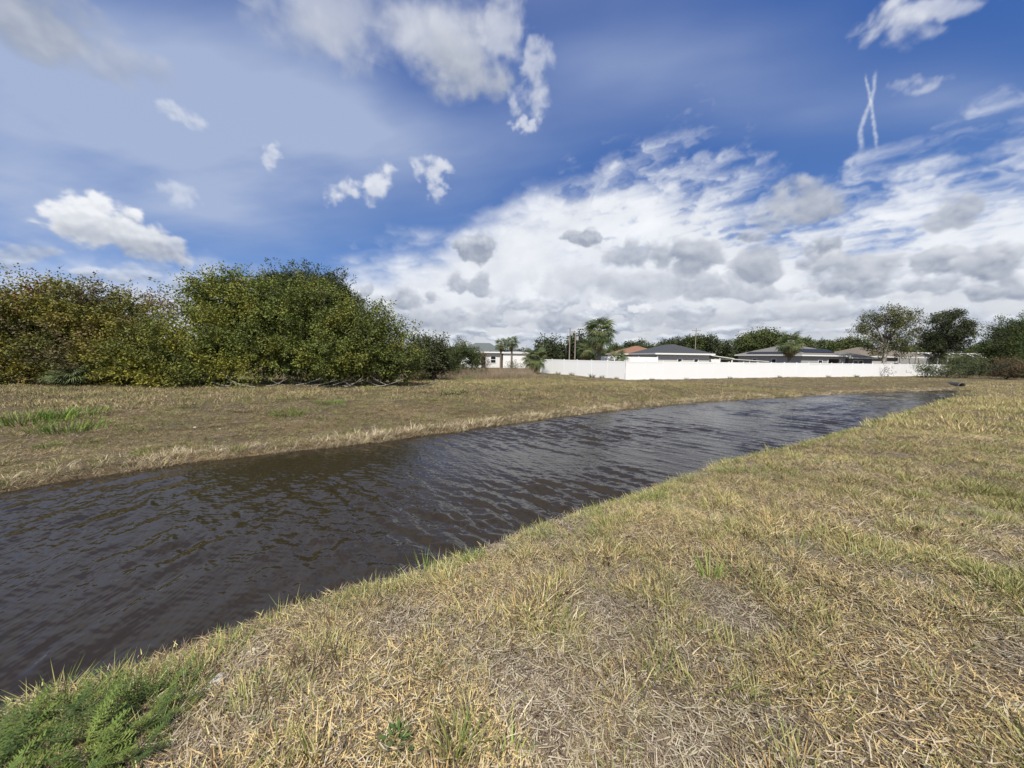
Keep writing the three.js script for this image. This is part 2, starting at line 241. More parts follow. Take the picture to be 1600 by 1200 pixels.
// ---------------------------------------------------------------- the canal water, wind-rippled and dark with tannin
{
  const r = rngOf(12), W = [];
  for (let i = 0; i < 84; i++) {
    const set = i % 2, l = 0.11 * Math.pow(7.5, Math.pow(r(), 1.25)), a = (set ? 0.22 : -0.80) + (r() + r() + r() - 1.5) * (l < 0.25 ? 1.2 : set ? 0.75 : 0.5), k = 2 * Math.PI / l;
    W.push([k * Math.cos(a), k * Math.sin(a), r() * 6.283, 0.0026 * Math.pow(l / 0.3, 1.12)]);
  }
  const wave = (x, z) => {
    const wx = 0.34 * noise3(x * 0.32, 1, z * 0.32), wz = 0.34 * noise3(x * 0.32, 7, z * 0.32), up = 0.8 * (x + 1.28) - 0.6 * (z + 3), wa = 0.35 + 0.65 * sstep(-1.6, 2.4, up), wb = 0.5 * sstep(2.6, -1.2, up);
    const X = x + wx, Z = z + wz, gust = clamp(0.75 + 1.1 * noise3(x * 0.3 + 4, 3, z * 0.3) + 0.5 * noise3(x * 1.1, 5, z * 1.1), 0.22, 1.5);
    let h = 0;
    for (let i = 0; i < W.length; i++) { const w = i % 2 ? wb : wa; if (w > 0.01) h += w * W[i][3] * Math.sin(W[i][0] * X + W[i][1] * Z + W[i][2]); }
    return h * gust;
  };
  const NU = 1000, NV = 236, pos = new Float32Array(NU * NV * 3), uv = new Float32Array(NU * NV * 2), wet = new Uint8Array(NU * NV), idx = [];
  const u0 = Math.asinh(-17 / 3), u1 = Math.asinh(60 / 3);
  for (let i = 0; i < NU; i++) {
    const u = 3 * Math.sinh(mixf(u0, u1, i / (NU - 1)));
    for (let j = 0; j < NV; j++) {
      const v = mixf(-3.6, 9.2, j / (NV - 1)), x = -1.28 + 0.8 * u - 0.6 * v, z = -3.0 - 0.6 * u - 0.8 * v, k = i * NV + j;
      const h = land(x, z); wet[k] = h < WATER + 0.1 ? 1 : 0;
      pos[k * 3] = x; pos[k * 3 + 1] = WATER + wave(x, z) * sstep(0.03, -0.25, h - WATER) * mixf(1, 0.75, sstep(12, 40, u)); pos[k * 3 + 2] = z; uv[k * 2] = x / 1.7; uv[k * 2 + 1] = z / 1.7;
      if (i && j) { const a = k - NV - 1, b = k - NV, c = k - 1; if (wet[a] || wet[b] || wet[c] || wet[k]) idx.push(a, c, b, b, c, k); }
    }
  }
  const g = geoOf(pos, idx, null, uv); g.computeVertexNormals();
  const S = 512, d = new Uint8Array(S * S * 4), rr = rngOf(31), F = [];
  for (let i = 0; i < 40; i++) { const n = 10 + Math.floor(26 * rr()), a = -0.8 + (rr() + rr() - 1) * 1.3; F.push([Math.round(n * Math.cos(a)), Math.round(n * Math.sin(a)), rr() * 6.283, 1 / n]); }
  for (let y = 0; y < S; y++) for (let x = 0; x < S; x++) { let s = 0; for (const [a, b, p, m] of F) s += m * Math.sin(2 * Math.PI * (a * x + b * y) / S + p); const v = clamp(128 + 200 * s, 0, 255), o = (y * S + x) * 4; d[o] = d[o + 1] = d[o + 2] = v; d[o + 3] = 255; }
  const t = new THREE.DataTexture(d, S, S); t.wrapS = t.wrapT = THREE.RepeatWrapping; t.magFilter = THREE.LinearFilter; t.needsUpdate = true;
  const m = mesh('canal_water', g, new THREE.MeshPhysicalMaterial({ color: lin(0.024, 0.0185, 0.012), roughness: 0.08, ior: 1.33, specularIntensity: 1, bumpMap: t, bumpScale: 0.0045 }));
  tag(m, 'dark wind rippled canal water', 'water', null, 'structure');
}
console.log('water done');
// ---------------------------------------------------------------- grass
// blades: [x, z, heading, lean, length, width, curl, colour]
function bladesGeo(list, segs = 2) {
  const pos = [], idx = [], col = [];
  for (const [bx, bz, by, head, lean, L, w, curl, c, face] of list) {
    const dx = Math.cos(head), dz = Math.sin(head), sx = Math.cos(face), sz = Math.sin(face), at = pos.length / 3;
    let x = bx, y = by, z = bz, t = lean;
    for (let s = 0; s <= segs; s++) {
      const k = s / segs, ww = w * (1 - Math.pow(k, 1.6)) * 0.5;
      if (s < segs) { pos.push(x - sx * ww, y, z - sz * ww, x + sx * ww, y, z + sz * ww); col.push(...c, ...c); } else { pos.push(x, y, z); col.push(...c); }
      x += dx * Math.sin(t) * L / segs; z += dz * Math.sin(t) * L / segs; y += Math.cos(t) * L / segs; t += curl / segs;
      if (s && s < segs) { const q = at + (s - 1) * 2; idx.push(q, q + 1, q + 2, q + 1, q + 3, q + 2); }
    }
    const q = at + (segs - 1) * 2; idx.push(q, q + 1, q + 2);
  }
  return geoOf(pos, idx, col);
}
const pick = (r, a) => a[Math.floor(r() * a.length)];
const vary = (r, c, k = 0.22) => { const m = 1 + (r() - 0.5) * 2 * k; return [c[0] * m * (1 + (r() - 0.5) * 0.1), c[1] * m, c[2] * m * (1 + (r() - 0.5) * 0.14)]; };
function tuft(seed, n, [l0, l1], w, spread, [a0, a1], curl, palette, segs = 2) {
  const r = rngOf(seed), list = [];
  for (let i = 0; i < n; i++) {
    const a = r() * 6.283, d = spread * Math.sqrt(r()), head = a + (r() - 0.5) * 1.2;
    list.push([d * Math.cos(a), d * Math.sin(a), -0.01, head, mixf(a0, a1, r()), mixf(l0, l1, r()), w * (0.7 + 0.6 * r()), curl * (0.4 + r()), vary(r, pick(r, palette)), r() * 6.283]);
  }
  return bladesGeo(list, segs);
}
function litter(seed, n, [l0, l1], w, spread, palette) {
  const r = rngOf(seed), list = [];
  for (let i = 0; i < n; i++) { const head = r() * 6.283; list.push([(r() - 0.5) * 2 * spread, (r() - 0.5) * 2 * spread, 0.002 + 0.03 * r() * r(), head, 1.57 + (r() - 0.6) * 0.5, mixf(l0, l1, r()), w * (0.7 + 0.6 * r()), (r() - 0.5) * 1.4, vary(r, pick(r, palette), 0.3), head + 1.57 + (r() - 0.5) * 0.6]); }
  return bladesGeo(list, 2);
}
const STRAW = [[0.58, 0.45, 0.23], [0.64, 0.52, 0.28], [0.50, 0.37, 0.19], [0.70, 0.60, 0.38], [0.38, 0.26, 0.12], [0.54, 0.46, 0.22], [0.22, 0.155, 0.08], [0.13, 0.09, 0.05]];
const GREYSTRAW = [[0.36, 0.30, 0.22], [0.27, 0.22, 0.16], [0.45, 0.39, 0.29], [0.20, 0.155, 0.11], [0.52, 0.46, 0.35], [0.13, 0.10, 0.07], [0.16, 0.12, 0.09]];
const OLIVE = [[0.33, 0.32, 0.12], [0.25, 0.26, 0.09], [0.42, 0.38, 0.17], [0.19, 0.22, 0.07], [0.48, 0.42, 0.20]];
const GREEN = [[0.15, 0.22, 0.05], [0.21, 0.28, 0.07], [0.11, 0.17, 0.04], [0.27, 0.32, 0.09], [0.36, 0.34, 0.14]];
const grassMat = new THREE.MeshPhysicalMaterial({ vertexColors: true, roughness: 0.7, transmission: 0.1, thickness: 0, side: THREE.DoubleSide, specularIntensity: 0.4 });
function scatter(name, label, geo, places) {
  const m = new THREE.InstancedMesh(geo, grassMat, places.length), M = new THREE.Matrix4(), q = new THREE.Quaternion(), e = new THREE.Euler(), s = new THREE.Vector3(), p = new THREE.Vector3(), c = new THREE.Color();
  places.forEach(([x, y, z, turn, sc, sy, cr, cg, cb, tx, tz], i) => { e.set(tx ?? 0, turn, tz ?? 0); q.setFromEuler(e); m.setMatrixAt(i, M.compose(p.set(x, y, z), q, s.set(sc, sy, sc))); m.setColorAt(i, c.setRGB(cr, cg, cb)); });
  m.name = numbered(name); shadows(m); scene.add(m); return tag(m, label, 'grass', null, 'stuff');
}
const bins2 = {}; const drop = (k, p) => (bins2[k] ??= []).push(p);
{
  const r = rngOf(404);
  const ring = (r0, r1, n, fn) => { for (let i = 0; i < n; i++) { const R = Math.sqrt(r0 * r0 + (r1 * r1 - r0 * r0) * r()), a = (r() - 0.5) * 2.5; fn(R * Math.sin(a), -R * Math.cos(a), R); } };
  const patch = (x, z) => ({ green: fbm(x * 0.55 + 9, 3, z * 0.55, 3), bare: fbm(x * 0.9 + 60, 8, z * 0.9, 3), tone: fbm(x * 0.35, 14, z * 0.35, 3), grey: fbm(x * 0.7 + 20, 19, z * 0.7, 3) });
  const lay = (x, z, R, kind) => {
    const [dn, df] = banks(x, z), h = landFrom(x, z, dn, df);
    if (h < WATER + 0.04 || (dn < 0.02 && df < 0.12)) { if (!(dn > -0.22 && dn <= 0.02)) return; }
    const far = df > dn, P = patch(x, z), turn = r() * 6.283, tone = 0.92 + 0.5 * P.tone + (r() - 0.5) * 0.22;
    const g = P.green + (far ? 0.0 : 0.12 * sstep(0.6, 3.4, x) - 0.17) + (R > 9 ? 0.02 : 0);
    const edge = !far && dn < 0.35;
    if (kind === 'litter') { const k = P.grey > 0.02 ? 'litter_grey' : 'litter_straw'; drop(k, [x, h + 0.004, z, turn, (0.85 + 0.5 * r()) * (far ? 1.15 : 1), 1, tone * (far ? 0.86 : 1), tone * (far ? 0.84 : 1), tone * (far ? 0.82 : 1)]); return; }
    if (P.bare > 0.12 + 0.3 * r() && !edge) return;
    const sc = (0.66 + 0.55 * r()) * (1 + 0.35 * clamp(-P.bare * 2)) * (1 + 0.9 * noise3(x * 2.3, 6, z * 2.3)) * (edge ? 1.05 : 1), roll = r();
    let k;
    if (edge) { const q = noise3(x * 1.3, 21, z * 1.3); k = roll < 0.3 + 0.5 * q ? 'green' : roll < 0.62 + 0.4 * q ? 'olive' : 'straw'; }
    else k = g > 0.16 ? (roll < 0.08 ? 'green' : roll < 0.62 ? 'olive' : 'straw') : g > 0.0 ? (roll < 0.03 ? 'green' : roll < 0.42 ? 'olive' : 'straw') : (roll < 0.02 ? 'green' : roll < 0.2 ? 'olive' : roll < 0.85 ? 'straw' : 'flat');
    if (far && k === 'straw' && roll > 0.4) k = 'dull';
    const t = tone * (far ? 0.86 : 1);
    const big = R > 16 ? '_clump' : '';
    drop(k + big, [x, h - 0.006, z, turn, sc, sc * (0.8 + 0.4 * r()) * (far ? 0.8 : 1), t, t, t, (r() - 0.5) * 0.2, (r() - 0.5) * 0.2]);
  };
  ring(0.7, 3.2, 4200, (x, z, R) => lay(x, z, R, 'litter')); ring(3.2, 8, 9000, (x, z, R) => lay(x, z, R, 'litter')); ring(8, 16, 9000, (x, z, R) => lay(x, z, R, 'litter'));
  ring(0.7, 3.2, 5200, (x, z, R) => lay(x, z, R)); ring(3.2, 8, 21000, (x, z, R) => lay(x, z, R)); ring(8, 16, 30000, (x, z, R) => lay(x, z, R)); ring(16, 34, 26000, (x, z, R) => lay(x, z, R)); ring(34, 75, 26000, (x, z, R) => lay(x, z, R));
  // long pale dead grass hanging over the far waterline, short green fringe along the near one
  for (let i = 6; i < FAR_BANK.length - 20; i++) {
    const [ax, az] = FAR_BANK[i], [bx, bz] = FAR_BANK[i + 1], L = Math.hypot(bx - ax, bz - az), R = Math.hypot(ax, az), n = Math.ceil(L * mixf(46, 20, sstep(10, 30, R)));
    if (ax < -13 || ax > 43) continue;
    for (let k = 0; k < n; k++) {
      const u = r(), off = 0.02 + 0.75 * r() * r(), nx = (bz - az) / L, nz = -(bx - ax) / L, x = ax + (bx - ax) * u + nx * off, z = az + (bz - az) * u + nz * off, c = fbm(x * 0.6, 5, z * 0.6, 3);
      if (r() < 0.25 - c) continue;
      const s = (0.65 + 0.6 * r()) * (1 + 0.6 * c), t = 0.95 + 0.4 * c + 0.2 * (r() - 0.5);
      drop('fringe', [x, land(x, z) - 0.02, z, r() * 6.283, s, s * mixf(0.85, 0.55, sstep(14, 30, R)), t, t, t, -nz * -0.0 + (r() - 0.5) * 0.5, (r() - 0.5) * 0.5]);
    }
  }
  // dry brush land beyond the far lawn
  ring(26, 47, 24000, (x, z) => { if (x > 2.2 || x < -20 || z > -28.5 - 0.75 * Math.max(0, x + 8) || z < -46) return; const t = 0.75 + 0.5 * r(), c = fbm(x * 0.45, 4, z * 0.45, 3); if (c < -0.26 - 0.2 * r()) return; const gr = r() < 0.22, hh = clamp(1.0 + 1.6 * c + 0.7 * (r() - 0.5), 0.3, 1.7); drop('weed', [x, land(x, z) - 0.02, z, r() * 6.283, 0.6 + 0.7 * r(), hh, t * (gr ? 0.6 : 1), t * (gr ? 0.95 : 1), t * (gr ? 0.6 : 1), 0.4 * (r() - 0.5), 0.4 * (r() - 0.5)]); });
}
const CL = (seed, pal, n = 26) => tuft(seed, n, [0.07, 0.17], 0.011, 0.24, [0.15, 1.0], 0.7, pal);
const GEO = {
  litter_straw: [litter(1, 36, [0.025, 0.095], 0.0046, 0.12, STRAW.concat(GREYSTRAW)), 'flattened pale straw lying on the ground'],
  litter_grey: [litter(2, 36, [0.025, 0.095], 0.0046, 0.12, GREYSTRAW), 'weathered grey straw lying on the ground'],
  straw: [tuft(11, 22, [0.04, 0.115], 0.0060, 0.055, [0.15, 1.1], 1.0, STRAW), 'short dry straw coloured grass on both banks'],
  dull: [tuft(12, 16, [0.05, 0.12], 0.005, 0.06, [0.3, 1.2], 0.7, GREYSTRAW.concat(STRAW.slice(0, 3))), 'dull brown dry grass on the far bank'],
  flat: [tuft(13, 14, [0.08, 0.19], 0.0055, 0.05, [0.8, 1.45], 0.4, STRAW.concat(GREYSTRAW)), 'long bent dry blades lying over'],
  olive: [tuft(14, 18, [0.06, 0.15], 0.0058, 0.055, [0.1, 0.9], 0.8, OLIVE), 'yellowing olive grass among the straw'],
  green: [tuft(15, 14, [0.06, 0.15], 0.005, 0.045, [0.05, 0.8], 0.8, GREEN), 'fresh green grass among the straw'],
  straw_clump: [CL(21, STRAW), 'dry grass farther off'], dull_clump: [CL(22, GREYSTRAW.concat(STRAW)), 'dull dry grass farther off'], flat_clump: [CL(23, STRAW), 'bent dry grass farther off'], olive_clump: [CL(24, OLIVE), 'olive grass farther off'], green_clump: [CL(25, OLIVE.concat(GREEN)), 'greener grass farther off'],
  fringe: [tuft(31, 30, [0.10, 0.30], 0.007, 0.12, [0.25, 1.25], 1.1, [[0.55, 0.47, 0.32], [0.62, 0.55, 0.40], [0.44, 0.35, 0.21], [0.50, 0.40, 0.24], [0.33, 0.25, 0.15]], 3), 'long pale dead grass along the far waterline'],
  weed: [tuft(32, 26, [0.25, 0.95], 0.012, 0.2, [0.02, 0.8], 0.7, [[0.30, 0.22, 0.17], [0.36, 0.29, 0.21], [0.24, 0.16, 0.12], [0.30, 0.26, 0.15], [0.42, 0.35, 0.25]], 2), 'tall dry brown weeds beyond the far lawn'],
};
const GNAME = { litter_straw: 'straw_litter', litter_grey: 'grey_litter', straw: 'dry_grass', dull: 'brown_grass', flat: 'bent_grass', olive: 'olive_grass', green: 'green_grass', straw_clump: 'distant_dry_grass', dull_clump: 'distant_brown_grass', flat_clump: 'distant_bent_grass', olive_clump: 'distant_olive_grass', green_clump: 'distant_green_grass', fringe: 'waterline_grass', weed: 'dry_weeds' };
for (const k in GEO) if (bins2[k]) scatter(GNAME[k], GEO[k][1], GEO[k][0], bins2[k]);
console.log('grass done', Object.entries(bins2).map(([k, v]) => k + ' ' + v.length).join(', '));
// ---------------------------------------------------------------- trees and shrubs
const leafMat = new THREE.MeshPhysicalMaterial({ vertexColors: true, roughness: 0.7, transmission: 0.3, thickness: 0, side: THREE.DoubleSide, specularIntensity: 0.5 });
const barkMat = std([0.16, 0.13, 0.10], 0.95), greyBark = std([0.34, 0.31, 0.28], 0.95), darkBark = std([0.08, 0.065, 0.05], 0.95), deadWood = std([0.24, 0.22, 0.195], 0.95);
// leaves gathered in sprays through the crown's lobes: [x, y, z, rx, ry, rz] each
function foliage(seed, lobes, o) {
  const r = rngOf(seed), pos = [], idx = [], col = [], tips = [];
  const wts = lobes.map((b) => Math.pow(b[3] * b[4] * b[5], 0.72)), total = wts.reduce((a, b) => a + b, 0);
  const n = Math.round(o.sprays * (o.fixed ? 1 : total));
  for (let i = 0; i < n; i++) {
    let w = r() * total, k = 0; while (k < lobes.length - 1 && w > wts[k]) w -= wts[k++];
    const b = lobes[k], zz = r() * 2 - 1, a = r() * 6.283, s = Math.sqrt(1 - zz * zz), q = Math.pow(r(), o.fill ?? 0.42) * (1 + (o.ragged ?? 0.16) * (r() - 0.35) * 2);
    const dx = s * Math.cos(a), dy = zz, dz = s * Math.sin(a), bump = 0.92 + 0.34 * noise3(dx * 2.1 + b[0], dy * 2.1, dz * 2.1 + b[2]);
    const cx = b[0] + b[3] * q * dx * bump, cy = b[1] + b[4] * q * dy * bump, cz = b[2] + b[5] * q * dz * bump;
    if (cy < (o.floor ?? -9)) continue;
    if (o.gap && fbm(cx * o.gap, cy * o.gap * 1.2, cz * o.gap, 2) < (o.hole ?? -0.14)) continue;
    if (r() < 0.12) tips.push([cx, cy, cz, k]);
    // each spray grows outwards and a little up
    let ux = dx + (r() - 0.5) * 0.9, uy = dy * 0.7 + (o.rise ?? 0.45) + (r() - 0.5) * 0.7, uz = dz + (r() - 0.5) * 0.9; const ul = Math.hypot(ux, uy, uz); ux /= ul; uy /= ul; uz /= ul;
    const base = o.colour(r, cx, cy, cz), tone = (o.gain ?? 1) * (0.75 + 0.5 * r()), long = o.spray * (0.6 + 0.8 * r());
    for (let m = 0; m < o.leaves; m++) {
      const t = (m + r()) / o.leaves * long, e = o.spread * (0.5 + r()), th = r() * 6.283, ph = r() * 2 - 1, ps = Math.sqrt(1 - ph * ph);
      const lx = cx + ux * t + e * ps * Math.cos(th), ly = cy + uy * t + e * ph, lz = cz + uz * t + e * ps * Math.sin(th);
      let ax = ux * 0.6 + ps * Math.cos(th), ay = uy * 0.6 + ph * 0.7 - (o.droop ?? 0.1), az = uz * 0.6 + ps * Math.sin(th); const al = Math.hypot(ax, ay, az) || 1; ax /= al; ay /= al; az /= al;
      let bx = r() - 0.5, by = r() - 0.5, bz = r() - 0.5; const d = ax * bx + ay * by + az * bz; bx -= d * ax; by -= d * ay; bz -= d * az; const bl = Math.hypot(bx, by, bz) || 1, L = o.len * (0.65 + 0.7 * r()), W = o.wide * (0.7 + 0.6 * r()) / bl * 0.5;
      const at = pos.length / 3, c = tone * (0.8 + 0.4 * r());
      pos.push(lx, ly, lz, lx + ax * L * 0.5 + bx * W, ly + ay * L * 0.5 + by * W, lz + az * L * 0.5 + bz * W, lx + ax * L, ly + ay * L - L * 0.12, lz + az * L, lx + ax * L * 0.5 - bx * W, ly + ay * L * 0.5 - by * W, lz + az * L * 0.5 - bz * W);
      for (let v = 0; v < 4; v++) col.push(base[0] * c, base[1] * c, base[2] * c);
      idx.push(at, at + 1, at + 2, at, at + 2, at + 3);
    }
  }
  return { geo: geoOf(pos, idx, col), tips };
}
function woody(seed, foot, lobes, tips, { r0 = 0.09, stems = 1, twigs = 60, twig = 0.012 } = {}) {
  const r = rngOf(seed), parts = [], sub = [];
  for (let s = 0; s < stems; s++) {
    const off = stems > 1 ? 0.25 + 0.5 * r() : 0, a = r() * 6.283, fx = foot[0] + off * Math.cos(a), fz = foot[2] + off * Math.sin(a);
    const mid = lobes.reduce((m, b) => [m[0] + b[0] / lobes.length, m[1] + b[1] / lobes.length, m[2] + b[2] / lobes.length], [0, 0, 0]);
    const fork = [mixf(fx, mid[0], 0.35), mixf(foot[1], mid[1], stems > 1 ? 0.4 : 0.62), mixf(fz, mid[2], 0.35)];
    parts.push(limb([[foot[0], foot[1] - 0.12, foot[2]], [mixf(fx, fork[0], 0.4) + 0.08 * (r() - 0.5), mixf(foot[1], fork[1], 0.5), mixf(fz, fork[2], 0.4)], fork], [r0 * 1.25, r0, r0 * 0.8], 7));
    for (const b of lobes) if (stems === 1 || r() < 0.7) parts.push(limb([fork, [mixf(fork[0], b[0], 0.5) + 0.3 * (r() - 0.5), mixf(fork[1], b[1], 0.6), mixf(fork[2], b[2], 0.5) + 0.3 * (r() - 0.5)], [b[0], b[1] + 0.2 * b[4], b[2]]], [r0 * 0.6, r0 * 0.42, r0 * 0.2], 5));
  }
  for (let i = 0; i < Math.min(twigs, tips.length); i++) { const t = tips[Math.floor(r() * tips.length)], b = lobes[t[3]], s = [mixf(b[0], t[0], 0.15), mixf(b[1], t[1], 0.1) - 0.15 * b[4], mixf(b[2], t[2], 0.15)]; sub.push(limb([s, [mixf(s[0], t[0], 0.5) + 0.1 * (r() - 0.5), mixf(s[1], t[1], 0.55), mixf(s[2], t[2], 0.5)], [t[0], t[1], t[2]]], [twig * 1.8, twig * 1.2, twig * 0.4], 4)); }
  return [mergeGeometries(parts), sub.length ? mergeGeometries(sub) : null];
}
const shift = (g, p) => g.translate(-p[0], -p[1], -p[2]);
function tree(name, label, category, group, foot, lobes, o, seed, bark = barkMat, wood = {}) {
  const f = foliage(seed, lobes, o), [trunk, twigs] = woody(seed + 1, foot, lobes, f.tips, wood), t = thing(name, label, category, foot, 0, group);
  const tr = mesh('trunk', shift(trunk, foot), bark, t); if (twigs) mesh('branches', shift(twigs, foot), bark, tr).userData.kind = 'stuff';
  mesh('crown', shift(f.geo, foot), leafMat, t); return t;
}
const L6 = (a) => a;
const pal = (...cs) => (r) => vary(r, cs[Math.floor(r() * cs.length)], 0.18);
const PEP = { gain: 1.12, gap: 0.9, hole: -0.1, sprays: 215, leaves: 21, spray: 0.6, spread: 0.085, len: 0.12, wide: 0.07, fill: 0.45, ragged: 0.34, floor: -0.08 };
const zoneColour = (list, f = 0.6) => (r, x, y, z) => { const v = clamp(0.5 + 1.25 * fbm(x * f, y * f, z * f + 3, 3) + 0.2 * (r() - 0.5), 0, 0.999) * list.length - 0.5, i = clamp(Math.floor(v), 0, list.length - 1), j = Math.min(i + 1, list.length - 1), f2 = clamp(v - i); return vary(r, [0, 1, 2].map((k) => mixf(list[i][k], list[j][k], f2)), 0.14); };
const TH = 'shrubs of the thicket on the far bank';
tree('thicket_shrub', 'olive shrub with red and orange leaves at the left edge of the thicket', 'shrub', TH, [-24.6, -0.1, -18.4],
  [[-24.97, 3.07, -18.6, 1.65, 1.61, 1.8], [-23.67, 3.61, -19, 1.57, 1.32, 1.8], [-26.6, 3.31, -18.2, 1.59, 1.73, 1.8], [-23.7, 1.18, -18, 1.88, 1.4, 1.4], [-26.23, 1.14, -17.6, 1.79, 1.37, 1.4], [-24.9, 2.1, -18.6, 2.2, 1.3, 1.6], [-23.9, 0.6, -17.6, 1.6, 0.9, 1]],
  { ...PEP, colour: (r, x, y, z) => { const v = fbm(x * 0.5, y * 0.7, z * 0.5 + 9, 3) + 0.3 * (r() - 0.5); return vary(r, v > 0.36 ? [0.18, 0.05, 0.03] : v > 0.24 ? [0.20, 0.12, 0.035] : v > -0.05 ? [0.20, 0.18, 0.03] : v > -0.2 ? [0.11, 0.13, 0.03] : [0.13, 0.11, 0.06], 0.18); } }, 501, barkMat, { stems: 4, r0: 0.06, twigs: 160 });
tree('thicket_shrub', 'yellowish olive shrub with brown twigs right of the red leaved one', 'shrub', TH, [-21, -0.1, -18.9],
  [[-22.12, 3.43, -19.2, 1.46, 1.4, 1.7], [-20.72, 3.04, -19.4, 1.35, 1.41, 1.6], [-21.67, 1.36, -18.4, 1.82, 1.53, 1.4], [-19.66, 1.23, -18.6, 1.44, 1.45, 1.3], [-21.3, 2.4, -19, 1.8, 1.3, 1.5], [-20.6, 0.6, -18, 1.8, 0.9, 1]],
  { ...PEP, sprays: 260, colour: zoneColour([[0.12, 0.085, 0.05], [0.10, 0.11, 0.03], [0.16, 0.16, 0.03], [0.22, 0.19, 0.03], [0.15, 0.10, 0.06]]) }, 503, barkMat, { stems: 4, r0: 0.05, twigs: 220 });
tree('bare_shrub', 'half bare greyish brown shrub showing over the thicket with sky behind it', 'shrub', null, [-21.3, -0.1, -22.6],
  [[-21.28, 3.88, -22.5, 1.42, 1.09, 1.4], [-20.75, 4.5, -22.8, 0.9, 0.63, 1], [-22.61, 4.24, -22.5, 0.98, 0.78, 1]],
  { ...PEP, sprays: 120, leaves: 10, colour: pal([0.15, 0.11, 0.09], [0.12, 0.11, 0.06], [0.19, 0.13, 0.11]) }, 505, greyBark, { stems: 5, r0: 0.05, twigs: 300, twig: 0.014 });
tree('thicket_shrub', 'low yellow green shrub in front of the tall green one', 'shrub', TH, [-17.6, -0.1, -18.4],
  [[-18.21, 1.74, -18.8, 1.77, 1.63, 1.5], [-16.37, 1.28, -18.9, 1.51, 1.47, 1.3], [-18.95, 0.77, -18.2, 1.13, 0.88, 1], [-17.2, 0.6, -18.2, 1.6, 0.9, 0.9]],
  { ...PEP, colour: zoneColour([[0.09, 0.10, 0.025], [0.13, 0.15, 0.03], [0.20, 0.20, 0.03], [0.27, 0.25, 0.04]]) }, 507, barkMat, { stems: 4, r0: 0.05, twigs: 120 });
tree('thicket_shrub', 'tallest light green shrub with loose leafy tips against the sky', 'shrub', TH, [-15.4, -0.1, -20],
  [[-16.21, 4.07, -20.5, 1.58, 1.42, 1.6], [-16.77, 5.05, -20.6, 0.73, 0.64, 0.9], [-15.38, 5.27, -20.4, 0.73, 0.57, 0.9], [-14.52, 4.28, -20.6, 1.34, 1.29, 1.5], [-15.41, 1.97, -19.8, 1.92, 1.72, 1.6], [-14.9, 3.1, -20.2, 1.9, 1.4, 1.5], [-15, 0.75, -18.9, 1.7, 1.0, 0.9], [-14.27, 5.02, -20.8, 0.75, 0.5, 0.8]],
  { ...PEP, ragged: 0.34, colour: zoneColour([[0.08, 0.10, 0.022], [0.12, 0.15, 0.03], [0.17, 0.19, 0.03], [0.22, 0.22, 0.035]]) }, 509, barkMat, { stems: 4, r0: 0.07, twigs: 160 });
tree('thicket_shrub', 'broad rounded green shrub in the middle of the thicket', 'shrub', TH, [-11.4, -0.1, -19.8],
  [[-12.6, 3.24, -20.3, 2.08, 1.62, 1.8], [-10.61, 3.28, -20.5, 2.06, 1.63, 1.8], [-12.57, 1.33, -19.6, 2, 1.43, 1.5], [-9.95, 1.37, -19.8, 2.06, 1.44, 1.5], [-12.4, 0.9, -20.6, 2, 1, 1], [-10, 0.9, -20.8, 2, 1, 1], [-13.4, 2.4, -20, 1.4, 1.4, 1.4], [-11.81, 4.35, -20.8, 2.07, 1.08, 1.6]],
  { ...PEP, floor: 0.38, colour: zoneColour([[0.07, 0.095, 0.02], [0.10, 0.13, 0.026], [0.14, 0.16, 0.03], [0.20, 0.20, 0.032]]) }, 511, barkMat, { stems: 5, r0: 0.07, twigs: 160 });
tree('evergreen_tree', 'dark evergreen tree rising behind the middle of the thicket', 'tree', null, [-13.5, -0.15, -25],
  [[-13.75, 5.62, -25, 2.33, 1.39, 2], [-15.24, 5.72, -25, 1.49, 0.95, 1.4], [-12.04, 5.35, -25, 1.43, 1.3, 1.4], [-10.91, 4.29, -24.8, 0.84, 1.03, 1], [-16.21, 5.95, -25.2, 0.83, 0.66, 1], [-13.5, 3.6, -25, 2.4, 1.4, 1.8]],
  { ...PEP, sprays: 300, len: 0.17, wide: 0.05, spray: 0.45, ragged: 0.3, rise: 0.7, colour: zoneColour([[0.035, 0.05, 0.02], [0.05, 0.07, 0.022], [0.075, 0.095, 0.03]]) }, 513, darkBark, { r0: 0.16, twigs: 120 });
tree('thicket_shrub', 'green shrub sloping down at the right end of the thicket', 'shrub', TH, [-7.3, -0.15, -20.4],
  [[-8.28, 2.46, -20.8, 1.83, 1.66, 1.7], [-6.71, 1.59, -20.9, 1.5, 1.52, 1.5], [-8.41, 1.04, -20.2, 1.78, 1.19, 1.4], [-8, 0.85, -21, 1.8, 0.9, 0.9], [-9.3, 2.1, -20.4, 1.2, 1.3, 1.2], [-5.96, 0.77, -20.8, 0.86, 0.87, 1], [-7.7, 3.39, -21.2, 1.08, 0.81, 1.1]],
  { ...PEP, floor: 0.3, colour: zoneColour([[0.07, 0.09, 0.022], [0.10, 0.125, 0.026], [0.13, 0.15, 0.03], [0.17, 0.175, 0.035]]) }, 515, barkMat, { stems: 5, r0: 0.06, twigs: 140 });
tree('small_shrub', 'small dark reddish brown shrub at the right foot of the thicket', 'shrub', null, [-5.05, -0.12, -19.7],
  [[-5.05, 0.22, -19.7, 0.42, 0.42, 0.4]], { ...PEP, sprays: 240, leaves: 9, spray: 0.2, len: 0.07, wide: 0.03, colour: pal([0.10, 0.05, 0.03], [0.07, 0.045, 0.03], [0.14, 0.08, 0.04]) }, 517, darkBark, { stems: 4, r0: 0.012, twigs: 30, twig: 0.005 });
const EDGE = { ...PEP, len: 0.15, wide: 0.09, sprays: 230 };
